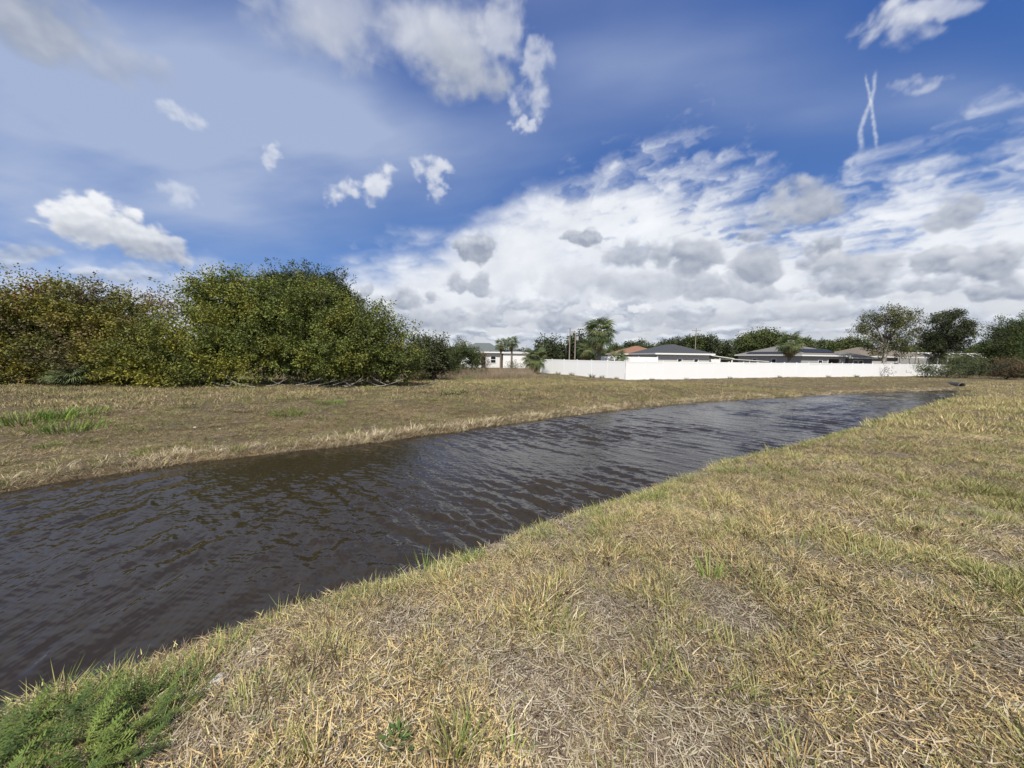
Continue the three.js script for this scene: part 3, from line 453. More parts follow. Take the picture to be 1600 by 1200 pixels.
tree('dark_shrub', 'tall dull green shrub standing alone right of the thicket', 'shrub', null, [-6.2, -0.3, -28.8],
  [[-6.3, 1.7, -29, 1.15, 1.35, 1.4], [-6.93, 1.2, -28.5, 1.05, 1.4, 1.2], [-5.7, 1.1, -29, 0.85, 1.2, 1]], { ...EDGE, colour: zoneColour([[0.06, 0.065, 0.03], [0.08, 0.10, 0.03], [0.11, 0.11, 0.04]]) }, 519, darkBark, { stems: 3, r0: 0.07, twigs: 90 });
const JUN = { ...PEP, sprays: 420, leaves: 11, len: 0.14, wide: 0.06, rise: 0.9, spray: 0.3, colour: zoneColour([[0.06, 0.085, 0.03], [0.085, 0.115, 0.035], [0.11, 0.13, 0.045]]) };
tree('conical_shrub', 'pointed green shrub in the dry weeds, largest of three', 'shrub', 'pointed shrubs in the dry weeds', [-5.3, -0.4, -36], [[-5.52, 1.2, -36, 1.1, 1.6, 1], [-4.9, 2.07, -36, 0.68, 1, 0.8]], JUN, 521, darkBark, { r0: 0.06, twigs: 40 });
tree('conical_shrub', 'pointed green shrub nearest the grey roofed house', 'shrub', 'pointed shrubs in the dry weeds', [-4.1, -0.4, -37], [[-4.2, 1.46, -37, 0.77, 1.28, 0.8], [-3.6, 1.0, -37, 0.6, 1.0, 0.6]], JUN, 523, darkBark, { r0: 0.05, twigs: 30 });
tree('conical_shrub', 'pointed green shrub beside the tall dull green shrub', 'shrub', 'pointed shrubs in the dry weeds', [-5.9, -0.4, -35], [[-5.91, 1.02, -35, 0.72, 1.09, 0.8]], JUN, 525, darkBark, { r0: 0.05, twigs: 30 });
tree('brown_shrub', 'dead reddish brown shrub before the grey roofed house', 'shrub', null, [-2.9, -0.45, -39], [[-2.9, 0.9, -39, 0.8, 1.2, 0.7], [-3.3, 1.6, -39, 0.5, 0.7, 0.5]], { ...JUN, sprays: 110, colour: pal([0.16, 0.10, 0.07], [0.12, 0.07, 0.05], [0.20, 0.14, 0.09]) }, 527, darkBark, { stems: 4, r0: 0.03, twigs: 80 });
tree('round_shrub', 'small round dark shrub before the white garage wall', 'shrub', null, [0.1, -0.5, -50], [[0.1, 0.1, -50, 1.0, 0.75, 0.9]], { ...JUN, sprays: 170, colour: pal([0.05, 0.065, 0.03], [0.08, 0.09, 0.04]) }, 529, darkBark, { stems: 3, r0: 0.03, twigs: 20 });
// grey fallen branches under the thicket
{
  const r = rngOf(71);
  for (let i = 0; i < 15; i++) {
    const x = -14.2 + 9.0 * (i + 0.6 * r()) / 15, z = -18.1 - 0.17 * (x + 14) - 0.5 * r(), y = land(x, z), d = r() < 0.5 ? 1 : -1, n = 0.8 + 1.1 * r(), h = 0.25 + 0.5 * r();
    const pts = [[0, 0.06, 0], [d * n * 0.35, h * 0.25, 0.1 * (r() - 0.3)], [d * n * 0.7, h * 0.4 + 0.1, 0.15 * (r() - 0.5)], [d * n, h, 0.2 * (r() - 0.5)]];
    const t = thing('fallen_branch', 'bare grey branch lying along the foot of the thicket', 'branch', [x, y, z], 0, 'bare grey branches under the thicket');
    mesh('stick', limb(pts, [0.026, 0.022, 0.016, 0.007], 6), deadWood, t);
    mesh('side_twig', limb([pts[2], [pts[2][0] + d * 0.25, pts[2][1] + 0.3 * r() + 0.1, pts[2][2]], [pts[2][0] + d * 0.4, pts[2][1] + 0.5 * r() + 0.1, pts[2][2] + 0.1]], [0.012, 0.008, 0.004], 5), deadWood, t);
  }
  for (let i = 0; i < 16; i++) {
    const x = -2.9 + 4.6 * r(), z = -40.4 + 1.2 * (r() - 0.5), y = land(x, z), a = (r() - 0.5) * 1.1, n = 1 + 1.3 * r();
    const t = thing('cut_branch', 'grey cut branch in the brush pile by the white fence end', 'branch', [x, y, z], a, 'cut branches of the brush pile');
    mesh('stick', limb([[-n / 2, 0.05 + 0.35 * r(), 0], [0, 0.1 + 0.3 * r(), 0.1 * (r() - 0.5)], [n / 2, 0.05 + 0.4 * r(), 0]], [0.06, 0.05, 0.03], 6), greyBark, t);
  }
}
// ---- fan palms: trunk and single fronds
function frondGeo(seed, n = 26, R = 0.95, col = [0.11, 0.15, 0.055]) {
  const r = rngOf(seed), pos = [], idx = [], cc = [];
  const quad = (a, b, c, d, k) => { const at = pos.length / 3; pos.push(...a, ...b, ...c, ...d); for (let i = 0; i < 4; i++) cc.push(col[0] * k, col[1] * k, col[2] * k); idx.push(at, at + 1, at + 2, at, at + 2, at + 3); };
  const S = 0.85;                                              // stalk along +x, the fan at its end
  quad([0, -0.012, -0.02], [0, 0.012, 0.02], [S, 0.13, 0.014], [S, 0.12, -0.014], 1.2);
  for (let i = 0; i < n; i++) {
    const a = mixf(-2.2, 2.2, (i + 0.5) / n), L = R * (1 - 0.22 * Math.pow(Math.abs(a) / 2.2, 2)) * (0.9 + 0.2 * r()), ca = Math.cos(a), sa = Math.sin(a), w = 0.036, up = i % 2 ? 0.02 : -0.02, k = 0.8 + 0.45 * r(), dr = 0.26 + 0.2 * r();
    const m = [S + ca * L * 0.55, 0.13 - 0.05 * Math.abs(sa) + up, sa * L * 0.55], e = [S + ca * L, 0.13 - dr * L - 0.1 * Math.abs(sa), sa * L * 0.94];
    quad([S, 0.12, 0], [m[0] - sa * w, m[1], m[2] + ca * w], m, [m[0] + sa * w, m[1] + up, m[2] - ca * w], k);
    quad(m, [m[0] - sa * w, m[1], m[2] + ca * w], e, [m[0] + sa * w, m[1] + up, m[2] - ca * w], k * 0.94);
  }
  return geoOf(pos, idx, cc);
}
const FROND = [frondGeo(1), frondGeo(2, 28, 1.0, [0.13, 0.17, 0.065]), frondGeo(3, 24, 0.9, [0.17, 0.19, 0.07])], DEADFROND = [frondGeo(7, 16, 0.8, [0.22, 0.15, 0.08]), frondGeo(8, 14, 0.75, [0.30, 0.22, 0.10])];
const palmBark = std([0.17, 0.14, 0.115], 0.95);
function palm(label, x, z, height, size, n, dead, seed, group, tr = 0.17) {
  const y = land(x, z), t = thing('fan_palm', label, 'palm tree', [x, y, z], 0, group), r = rngOf(seed), prof = [];
  const H = height;
  for (let i = 0; i <= 22; i++) { const k = i / 22; prof.push(new THREE.Vector2(tr * (1.25 - 0.35 * k + (i % 2 ? 0.09 : 0) + 0.5 * Math.pow(k, 6)), k * H)); }
  mesh('trunk', new THREE.LatheGeometry(prof, 10), palmBark, t);
  for (let i = 0; i < n + dead; i++) {
    const isDead = i >= n, k = isDead ? 1 : i / n, up = isDead ? -1.15 - 0.35 * r() : mixf(0.95, -0.85, Math.pow(k, 0.85)) + (r() - 0.5) * 0.3;
    const f = mesh(isDead ? 'dead_frond' : 'frond', isDead ? pick(r, DEADFROND) : pick(r, FROND), leafMat, t);
    f.position.set(0, H - 0.1 - 0.35 * k * size, 0); f.rotation.order = 'YZX'; f.rotation.set((r() - 0.5) * 0.5, i * 2.39996 + r() * 0.4, up); f.scale.setScalar(size * (0.85 + 0.3 * r()));
  }
  return t;
}
palm('tall full crowned fan palm just behind the white fence corner', 10.15, -43.5, 5.35, 1.2, 46, 8, 91, null, 0.2);
palm('slender fan palm left of its twin before the white garage', -1.72, -55, 4.1, 0.66, 26, 5, 92, 'pair of slender palms', 0.13);
palm('slender fan palm right of its twin before the white garage', -0.1, -56, 4.4, 0.72, 26, 5, 93, 'pair of slender palms', 0.13);
palm('low bushy fan palm at the left end of the white fence', 2.75, -46, 2.1, 0.98, 40, 10, 94, null, 0.24);
palm('fan palm with brown hanging fronds before the solar roofed house', 42.6, -57, 5.0, 1.2, 38, 16, 95, null, 0.22);
palm('short fan palm behind the fence beside the tall palm', 13.6, -48, 2.3, 0.85, 26, 6, 96, null, 0.2);
palm('dark fan palm among the trees left of the tall palm', 12.2, -62, 3.6, 1.0, 28, 8, 97, null, 0.2);
// saw palmetto low in the thicket
{
  const t = thing('palmetto', 'low dark saw palmetto at the foot of the thicket', 'palmetto', [-20.6, land(-20.6, -17.25), -17.25]), r = rngOf(98);
  mesh('trunk', limb([[0, -0.1, 0], [0.1, 0.15, 0], [0.1, 0.3, 0.05]], [0.12, 0.1, 0.06]), palmBark, t);
  for (let i = 0; i < 22; i++) { const f = mesh('frond', FROND[i % 2], leafMat, t); f.position.set(0.1, 0.2, 0); f.rotation.order = 'YZX'; f.rotation.set((r() - 0.5) * 0.6, i * 2.4, 0.2 + 0.9 * r()); f.scale.setScalar(0.6); }
}
// ---- trees behind and beside the fence
const OAK = { sprays: 85, leaves: 18, spray: 0.6, spread: 0.22, len: 0.2, wide: 0.12, ragged: 0.3, fill: 0.4, floor: -0.3 };
tree('shade_tree', 'tall airy olive green tree behind the fence, left of the dark tree', 'tree', null, [60.2, -0.5, -60],
  [[59.94, 8.79, -60, 2.06, 1.66, 2], [57.67, 7.73, -60, 1.69, 1.25, 1.4], [56.04, 6.38, -60, 1.32, 0.94, 1.2], [62.58, 8.01, -60, 1.86, 1.25, 1.6], [60.74, 5.74, -60, 2.8, 2.08, 2.2], [59.02, 4.17, -60, 1.5, 1.46, 1.5], [62.47, 3.71, -60, 1.86, 1.46, 1.5], [64.53, 9.16, -60, 1.02, 0.73, 1]],
  { ...OAK, gap: 0.7, hole: -0.01, colour: zoneColour([[0.075, 0.085, 0.035], [0.10, 0.11, 0.04], [0.14, 0.145, 0.05]]) }, 531, greyBark, { r0: 0.3, twigs: 200, twig: 0.03 });
tree('shade_tree', 'dark dense tree with layered branches before the screened patio', 'tree', null, [71.6, -0.5, -62],
  [[73.04, 9.5, -62, 1.13, 0.6, 1], [71, 8.63, -62, 1.7, 0.75, 1.6], [74.28, 7.84, -62, 1.69, 0.7, 1.5], [72.07, 6.54, -62, 3.21, 1.2, 2.4], [70.2, 4.92, -62, 1.9, 1.3, 1.8], [73.4, 4.7, -62, 2.2, 1.1, 1.8], [76.03, 6.38, -62, 0.93, 0.4, 0.9], [71.6, 2.5, -62, 1.0, 1.4, 1]],
  { ...OAK, sprays: 150, gap: 0.55, hole: -0.05, colour: zoneColour([[0.03, 0.04, 0.018], [0.045, 0.06, 0.02], [0.07, 0.085, 0.028]]) }, 533, darkBark, { r0: 0.32, twigs: 120, twig: 0.03 });
tree('slim_tree', 'thin tree with two small leaf tufts between the two tall trees', 'tree', null, [68.6, -0.5, -63], [[68.45, 9.01, -63, 0.87, 0.8, 1], [68.91, 6.55, -63, 0.77, 0.9, 1]], { ...OAK, sprays: 50, gap: 0.9, colour: pal([0.05, 0.06, 0.03], [0.08, 0.085, 0.04]) }, 535, greyBark, { r0: 0.12, twigs: 40, twig: 0.03 });
tree('broad_tree', 'large dense green tree at the right edge of the view', 'tree', null, [83.5, -0.5, -61],
  [[83.64, 5.12, -62, 3.31, 3.65, 3.2], [89.4, 6.3, -64, 3.1, 3.0, 3], [80.4, 3.6, -60.5, 2, 2.2, 2], [80.6, 1.42, -58, 2.2, 1.8, 1.8], [90, 3, -60, 4, 3.5, 3]],
  { ...OAK, sprays: 120, colour: zoneColour([[0.035, 0.05, 0.018], [0.06, 0.085, 0.022], [0.09, 0.12, 0.03]]) }, 537, darkBark, { r0: 0.3, twigs: 60, twig: 0.03 });
const SH = { ...PEP, sprays: 190, len: 0.16, wide: 0.08, spread: 0.12, leaves: 12, floor: -0.5 };
tree('fence_shrub', 'round green shrub against the right end of the white fence', 'shrub', null, [58.9, -0.5, -52.4], [[58.85, 0.53, -52.5, 1.05, 0.91, 1], [59.41, 0.1, -52, 0.95, 0.54, 0.8]], { ...SH, colour: pal([0.05, 0.07, 0.03], [0.08, 0.10, 0.035], [0.10, 0.11, 0.04]) }, 539, darkBark, { stems: 3, r0: 0.04, twigs: 30 });
tree('fence_shrub', 'large grey green shrub where the white fence ends', 'shrub', null, [63, -0.4, -51.9], [[62.73, 1.14, -52, 1.57, 1.26, 1.6], [61.04, 0.42, -51.5, 1.1, 0.89, 1.2], [64.74, 0.81, -52, 1.41, 1.08, 1.4], [63.87, 2.05, -52.5, 0.95, 0.73, 1], [62.2, 2.2, -52.3, 0.5, 0.6, 0.5], [65.4, 1.7, -52, 0.6, 0.6, 0.5]], { ...SH, colour: zoneColour([[0.05, 0.065, 0.03], [0.08, 0.10, 0.04], [0.12, 0.14, 0.06], [0.17, 0.18, 0.09]]) }, 541, darkBark, { stems: 4, r0: 0.05, twigs: 60 });
tree('fence_shrub', 'wide rusty brown and green shrub at the far right', 'shrub', null, [68, -0.4, -50.8], [[67.04, 0.7, -51, 1.82, 1.06, 1.5], [68.34, 0.59, -50, 1.63, 1.04, 1.5], [69.62, 1.42, -52, 1.24, 0.81, 1.2], [71.5, 0.6, -50.5, 1.6, 1, 1.4]], { ...SH, colour: zoneColour([[0.05, 0.06, 0.03], [0.10, 0.075, 0.04], [0.14, 0.085, 0.045], [0.09, 0.10, 0.04]]) }, 543, darkBark, { stems: 5, r0: 0.05, twigs: 60 });
tree('dry_bush', 'bare dry reddish brown bush in front of the white fence', 'shrub', null, [54.0, -0.5, -53.2], [[54.1, 0.15, -53.2, 0.62, 0.75, 0.6]], { ...SH, sprays: 90, leaves: 6, colour: pal([0.13, 0.09, 0.075], [0.09, 0.07, 0.055]) }, 545, darkBark, { stems: 5, r0: 0.02, twigs: 80, twig: 0.012 });
const FT = { sprays: 36, leaves: 14, spray: 0.8, spread: 0.4, len: 0.42, wide: 0.26, ragged: 0.3, fill: 0.4, floor: -0.4 };
const farTree = (label, lobes, cols, seed, group, gap) => { const b = lobes[0], foot = [b[0], -0.5, b[2]]; return tree('distant_tree', label, 'tree', group, foot, [...lobes, [b[0], Math.max(1.2, b[1] - b[4] * 1.3), b[2], b[3] * 0.9, Math.max(1, b[1] * 0.4), b[5]]], { ...FT, gap, colour: zoneColour(cols) }, seed, darkBark, { r0: 0.22, twigs: 24, twig: 0.04 }); };
const DG = [[0.045, 0.06, 0.03], [0.065, 0.085, 0.035], [0.09, 0.11, 0.045]], OG = [[0.06, 0.08, 0.025], [0.085, 0.115, 0.03], [0.12, 0.14, 0.04]];
const ROW = 'trees on the skyline behind the houses';
const SKYLINE = ['wide low tree left of the dark grey roof', 'rounded tree over the left slope of the dark grey roof', 'rounded tree over the ridge of the dark grey roof', 'tall tree just left of the lone utility pole', 'large double crowned tree right of the lone utility pole', 'small tree between the lone utility pole and the broad green tree', 'tree behind the ridge of the solar panelled roof', 'far low tree right of the solar panelled roof ridge', 'dark tree behind the right slope of the solar panelled roof', 'tree behind the left part of the brown roof', 'far tree over the left end of the terracotta roof', 'far tree over the right end of the terracotta roof', 'low tree seen left of the terracotta roof', 'tree behind the palm with brown fronds', 'low tree right behind the tall palm trunk', 'low tree between the tall palm and the terracotta roof'];
farTree('broad green tree left of the palm with brown fronds', [[60.38, 5.81, -95, 3.13, 1.98, 3], [65.08, 6.89, -96, 3.46, 2, 3], [67.76, 5.59, -95, 2.17, 1.98, 2.5]], OG, 551, null);
farTree('grey green tree above the left half of the side fence', [[7.98, 2.76, -72, 1.99, 1.75, 2], [9.86, 2.29, -72, 1.74, 1.5, 2]], DG, 553, ROW, 0.5);
farTree('tree behind the pair of utility poles', [[12.56, 3.76, -70, 1.69, 2.18, 2], [13.77, 2.32, -68, 1.64, 1.41, 2]], DG, 555, ROW, 0.6);
farTree('tree just right of the low bushy palm', [[6.62, 3.22, -78, 1.62, 1.89, 2]], DG, 557, ROW, 0.5);
farTree('pale tree behind the screened patio roof', [[95.66, 3.19, -75, 2.47, 1.82, 2.5], [94.39, 2.52, -76, 2.75, 1.84, 2.5], [89, 3.2, -80, 3.71, 1.8, 2.5], [84.87, 2.6, -80, 3.71, 1.7, 2.5]], OG, 559, null);
[[[40.79, 4.37, -112, 2.29, 1.16, 2.5], [43.49, 4.18, -110, 2.24, 1.14, 2.5]], [[45.44, 5.29, -108, 2.19, 1.12, 2.5]], [[49.13, 5.9, -108, 2.18, 1.31, 2.5]], [[51.86, 6.06, -106, 2.49, 1.65, 2.5]], [[55.49, 6.47, -106, 2.48, 1.47, 2.5], [56.83, 5.4, -106, 2.47, 1.47, 2.5]], [[63.35, 5.23, -110, 2.19, 1.33, 2.5]], [[89.89, 6.6, -115, 2.6, 1.2, 2.5]], [[98.38, 6.4, -118, 2.27, 1.02, 2.5]], [[93.47, 6.2, -105, 2.33, 1.27, 2.5]], [[87.5, 5.58, -95, 2.69, 1.65, 2.5], [82, 4.5, -95, 2.4, 1.6, 2.4]], [[37.45, 5.0, -118, 2.02, 1.02, 2]], [[40.48, 5.7, -118, 1.61, 1.02, 2]], [[32.5, 4.0, -118, 2.6, 1.4, 2.4]], [[74, 4.6, -112, 3, 1.6, 2.4]], [[17.5, 3.1, -95, 2.2, 1.6, 2.2]], [[21.5, 3.0, -98, 2.4, 1.5, 2.2]]]
  .forEach((l, i) => farTree(SKYLINE[i], l, i % 3 ? DG : OG, 561 + i * 2, ROW, 0.35));
// the far-off wood that closes the horizon
{
  const r = rngOf(640), lobes = [];
  for (let i = 0; i < 150; i++) { const a = (-78 + 160 * i / 149) * RAD, R = 165 + 60 * r(), x = R * Math.sin(a), z = -R * Math.cos(a), h = 3.0 + 2.6 * r() + 1.2 * noise3(i * 0.2, 1, 1); lobes.push([x, h * 0.5 - 0.5, z, 4 + 2.5 * r(), h * 0.55, 3]); }
  const f = foliage(641, lobes, { ...FT, sprays: 8, len: 0.9, wide: 0.55, spread: 0.8, spray: 1.2, leaves: 9, colour: zoneColour(DG, 0.06) });
  tag(mesh('distant_woodland', f.geo, leafMat), 'low dark woodland closing the horizon', 'woodland', null, 'stuff');
}
console.log('trees done');
// ---------------------------------------------------------------- white vinyl fence
const vinyl = std([0.82, 0.83, 0.84], 0.45);
function fence(label, [x0, z0], [x1, z1], n, top, base, group) {
  const len = Math.hypot(x1 - x0, z1 - z0), step = len / n, t = thing('privacy_fence', label, 'fence', [x0, base, z0], Math.atan2(-(z1 - z0), x1 - x0), group), H = top - base;
  const panel = mergeGeometries(Array.from({ length: 14 }, (_, i) => { const w = (step - 0.13) / 14; return box(w - 0.004, H - 0.12, 0.05, -(step - 0.13) / 2 + w * (i + 0.5), (H - 0.12) / 2 + 0.05, 0); }).concat([box(step - 0.13, H - 0.16, 0.044, 0, (H - 0.12) / 2 + 0.05, 0)])), rail = box(step - 0.127, 0.14, 0.066), post = box(0.127, H + 0.62, 0.08, 0, (H + 0.62) / 2 - 0.6, 0), cap = new THREE.ConeGeometry(0.1, 0.06, 4); cap.rotateY(Math.PI / 4);
  const r = rngOf(n * 7);
  for (let i = 0; i <= n; i++) {
    const dy = 0.012 * (r() - 0.5), p = mesh('post', post, vinyl, t); p.position.set(i * step, dy, 0); const c = mesh('post_cap', cap, vinyl, p); c.position.set(0, H + 0.05, 0);
    if (i === n) break;
    const q = mesh('panel', panel, vinyl, t); q.position.set((i + 0.5) * step, dy, 0); q.rotation.x = 0.012 * (r() - 0.5);
    const a = mesh('top_rail', rail, vinyl, t); a.position.set((i + 0.5) * step, H - 0.07 + dy, 0); const b = mesh('bottom_rail', rail, vinyl, t); b.position.set((i + 0.5) * step, 0.09 + dy, 0);
  }
}
fence('long white vinyl fence running from the corner to the right', [11.4, -37], [71.7, -61], 27, 1.28, -0.62, 'white vinyl fences');
fence('white vinyl side fence running back from the corner to the left', [11.28, -37.19], [3.8, -49], 6, 1.28, -0.62, 'white vinyl fences');
fence('white vinyl fence farther back between the palm and the grey house', [11.2, -47.5], [19.0, -48.5], 3, 1.75, -0.4, 'white vinyl fences');

// ---------------------------------------------------------------- houses
function shingle(seed, c) {
  const S = 256, d = new Uint8Array(S * S * 4), r = rngOf(seed);
  for (let y = 0; y < S; y++) for (let x = 0; x < S; x++) { const row = Math.floor(y / 16), col = Math.floor((x + (row % 2) * 16) / 32) % 8, n = 0.86 + 0.2 * noise3(col * 3.3, row * 2.7, seed) + 0.16 * (r() - 0.5), o = (y * S + x) * 4; for (let k = 0; k < 3; k++) d[o + k] = clamp(255 * Math.pow(c[k] * n, 1 / 2.2), 0, 255); d[o + 3] = 255; }
  const t = new THREE.DataTexture(d, S, S); t.wrapS = t.wrapT = THREE.RepeatWrapping; t.magFilter = THREE.LinearFilter; t.colorSpace = THREE.SRGBColorSpace; t.needsUpdate = true; return t;
}
const glass = new THREE.MeshPhysicalMaterial({ color: lin(0.02, 0.024, 0.03), roughness: 0.08, specularIntensity: 1 }), white = std([0.75, 0.75, 0.74], 0.6);
function quadGeo(a, b, c, d) { const e1 = new THREE.Vector3().subVectors(b, a), w = e1.length(), h = new THREE.Vector3().subVectors(d, a).length(); const tri = !d.equals(c); const g = geoOf([a, b, c, d].flatMap((v) => [v.x, v.y, v.z]), tri ? [0, 1, 2, 0, 2, 3] : [0, 1, 2], null, [0, 0, w, 0, w * 0.75, h, w * 0.25, h]); g.computeVertexNormals(); return g; }
// front of the house towards +z, front left corner at the origin
function house(label, [x, y, z], turn, { w, d, h, rise, wall, roof, over = 0.5, ridge = 0.45, windows = [], openings = [], gable = false, seed = 1 }) {
  const t = thing('house', label, 'house', [x, y, z], turn), wm = std(wall, 0.9), rm = new THREE.MeshStandardMaterial({ map: shingle(seed, roof), roughness: 0.9 });
  rm.map.repeat.set(0.4, 0.4);
  { const front = []; let x0 = 0;                                // the front wall stands round its open doorways
    for (const [p, q, ww, wh] of openings) { front.push(box(p - ww / 2 - x0, h, 0.2, (x0 + p - ww / 2) / 2, h / 2, -0.1)); const top = q + wh / 2; if (h - top > 0.02) front.push(box(ww, h - top, 0.2, p, (h + top) / 2, -0.1)); x0 = p + ww / 2; }
    front.push(box(w - x0, h, 0.2, (x0 + w) / 2, h / 2, -0.1)); mesh('front_wall', mergeGeometries(front), wm, t); }
 mesh('back_wall', box(w, h, 0.2, w / 2, h / 2, -d + 0.1), wm, t);
  mesh('side_wall', box(0.2, h, d - 0.4, 0.1, h / 2, -d / 2), wm, t); mesh('side_wall', box(0.2, h, d - 0.4, w - 0.1, h / 2, -d / 2), wm, t);
  const V = (a, b, c) => new THREE.Vector3(a, b, c), o = over, e = h, long = w >= d, in_ = gable ? 0 : Math.min(w, d) / 2 * (ridge / 0.45);
  const A = V(-o, e, o), B = V(w + o, e, o), C = V(w + o, e, -d - o), D = V(-o, e, -d - o);
  const R1 = long ? V(-o + (gable ? 0 : in_ + o), e + rise, -d / 2) : V(w / 2, e + rise, o - in_ - o), R2 = long ? V(w + o - (gable ? 0 : in_ + o), e + rise, -d / 2) : V(w / 2, e + rise, -d - o + in_ + o);
  const rf = new THREE.Group(); rf.name = 'roof'; t.add(rf);
  const faces = long ? [[A, B, R2, R1], [B, C, R2, R2], [C, D, R1, R2], [D, A, R1, R1]] : [[A, B, R1, R1], [B, C, R2, R1], [C, D, R2, R2], [D, A, R1, R2]];
  for (const f of faces) mesh('roof_slope', quadGeo(...f), rm, rf);
  mesh('fascia', mergeGeometries([box(w + 2 * o, 0.2, 0.04, w / 2, e - 0.1, o), box(w + 2 * o, 0.2, 0.04, w / 2, e - 0.1, -d - o), box(0.04, 0.2, d + 2 * o - 0.05, -o, e - 0.1, -d / 2), box(0.04, 0.2, d + 2 * o - 0.05, w + o, e - 0.1, -d / 2), box(w + 2 * o - 0.06, 0.03, d + 2 * o - 0.06, w / 2, e - 0.16, -d / 2)]), white, rf);
  for (const [face, p, q, ww, wh] of windows) {
    const g = new THREE.Group(); g.name = 'window'; t.add(g);
    if (face === 'front') g.position.set(p, q, 0.012); else { g.position.set(-0.012, q, -p); g.rotation.y = -Math.PI / 2; }
    mesh('pane', box(ww, wh, 0.03), glass, g);
    mesh('frame', mergeGeometries([box(0.09, wh + 0.18, 0.08, -ww / 2 - 0.045, 0, 0.01), box(0.09, wh + 0.18, 0.08, ww / 2 + 0.045, 0, 0.01), box(ww, 0.09, 0.08, 0, wh / 2 + 0.045, 0.01), box(ww, 0.09, 0.08, 0, -wh / 2 - 0.045, 0.01), box(ww, 0.07, 0.07, 0, 0, 0.01)]), white, g);
  }
  for (const [p, q, ww, wh] of openings) { mesh('door_frame', mergeGeometries([box(0.12, wh, 0.12, p - ww / 2 - 0.06, q, 0.02), box(0.12, wh, 0.12, p + ww / 2 + 0.06, q, 0.02)]), white, t); }
  return { t, rf, faces, e };
}
function solarArray(h, face, rows, cols, u0, v0, pw, ph) {            // dark panels a hand above one roof slope
  const [A, B, , R1] = h.faces[face], ux = new THREE.Vector3().subVectors(B, A).normalize(), n0 = new THREE.Vector3().subVectors(R1, A), up = n0.clone().addScaledVector(ux, -n0.dot(ux)).normalize(), n = new THREE.Vector3().crossVectors(ux, up);
  const g = box(pw - 0.03, ph - 0.03, 0.04), m = new THREE.MeshStandardMaterial({ color: lin(0.012, 0.014, 0.022), roughness: 0.5 }), M = new THREE.Matrix4().makeBasis(ux, up, n);
  for (let i = 0; i < rows; i++) for (let j = 0; j < cols; j++) { const p = mesh('solar_panel', g, m, h.rf); p.quaternion.setFromRotationMatrix(M); p.position.copy(A).addScaledVector(ux, u0 + (j + 0.5) * pw + (i % 2) * 0.4).addScaledVector(up, v0 + (i + 0.5) * ph).addScaledVector(n, 0.1); }
}
house('light grey house with dark charcoal hip roof behind the fence', [19.6, -0.45, -50], 0.0, { w: 7.0, d: 10.5, h: 2.78, rise: 1.35, wall: [0.50, 0.49, 0.47], roof: [0.045, 0.05, 0.06], windows: [['front', 3.0, 1.35, 0.5, 1.3], ['front', 5.2, 1.35, 0.5, 1.3], ['side', 5.2, 1.5, 0.9, 1.3]], seed: 11 });
{
  const t = thing('patio_cover', 'white flat patio roof on posts beside the light grey house', 'patio cover', [26.75, -0.45, -50.6]);
  mesh('roof_panel', (() => { const g = box(3.6, 0.08, 4.0, 1.8, 0, -2); g.rotateZ(-0.13); g.translate(0, 2.62, 0); return g; })(), white, t);
  for (const [px, pz] of [[0.15, -0.2], [1.7, -0.2], [3.35, -0.2], [3.35, -3.8], [0.15, -3.8]]) mesh('post', box(0.12, 2.55 - 0.13 * px, 0.12, px, (2.55 - 0.13 * px) / 2, pz), white, t);
  mesh('back_panel', box(3.2, 2.0, 0.05, 1.75, 1.0, -3.95), std([0.3, 0.3, 0.3], 0.9), t);
  mesh('white_panel', box(1.4, 2.05, 0.05, 0.95, 1.02, -0.2), white, t);
  const u = thing('patio_cover', 'low pale carport roof right of the white patio roof', 'patio cover', [31.2, -0.45, -53]);
  mesh('roof_panel', (() => { const g = box(5.4, 0.1, 4.5, 2.7, 0, -2); g.rotateZ(-0.05); g.translate(0, 2.1, 0); return g; })(), std([0.55, 0.54, 0.5], 0.8), u);
  for (const [px, pz] of [[0.2, 0.1], [2.7, 0.1], [5.2, 0.1], [0.2, -4.1], [5.2, -4.1]]) mesh('post', box(0.1, 2.05 - 0.05 * px, 0.1, px, (2.05 - 0.05 * px) / 2, pz), white, u);
}
const h2 = house('grey house with solar panels on its hip roof', [48.4, -0.45, -62], 0.19, { w: 9.0, d: 13.5, h: 3.0, rise: 1.75, wall: [0.34, 0.34, 0.34], roof: [0.17, 0.165, 0.16], windows: [['front', 3.8, 1.5, 0.75, 1.2], ['side', 5.2, 1.6, 0.8, 1.2], ['side', 9.4, 1.6, 0.9, 1.2]], openings: [[6.6, 1.2, 2.4, 2.3]], seed: 13 });
solarArray(h2, 0, 2, 4, 1.5, 1.1, 1.6, 0.95); solarArray(h2, 1, 1, 3, 2, 0.6, 1.7, 1.0); solarArray(h2, 3, 1, 7, 2.5, 0.5, 1.5, 0.9);
house('lower grey wing with double white windows beside the solar roofed house', [58.2, -0.45, -64.2], 0.19, { w: 5.2, d: 9, h: 2.7, rise: 1.0, wall: [0.22, 0.22, 0.22], roof: [0.15, 0.145, 0.14], windows: [['front', 1.6, 1.5, 0.8, 1.3], ['front', 2.7, 1.5, 0.8, 1.3]], seed: 15 });
house('pale house with brown shingle roof behind the tall trees', [66.8, -0.5, -71], 0.12, { w: 14, d: 9, h: 3.1, rise: 1.9, wall: [0.46, 0.45, 0.44], roof: [0.17, 0.14, 0.115], windows: [['front', 8.5, 1.6, 1.0, 1.2], ['front', 11, 1.6, 1.2, 1.2]], seed: 17 });
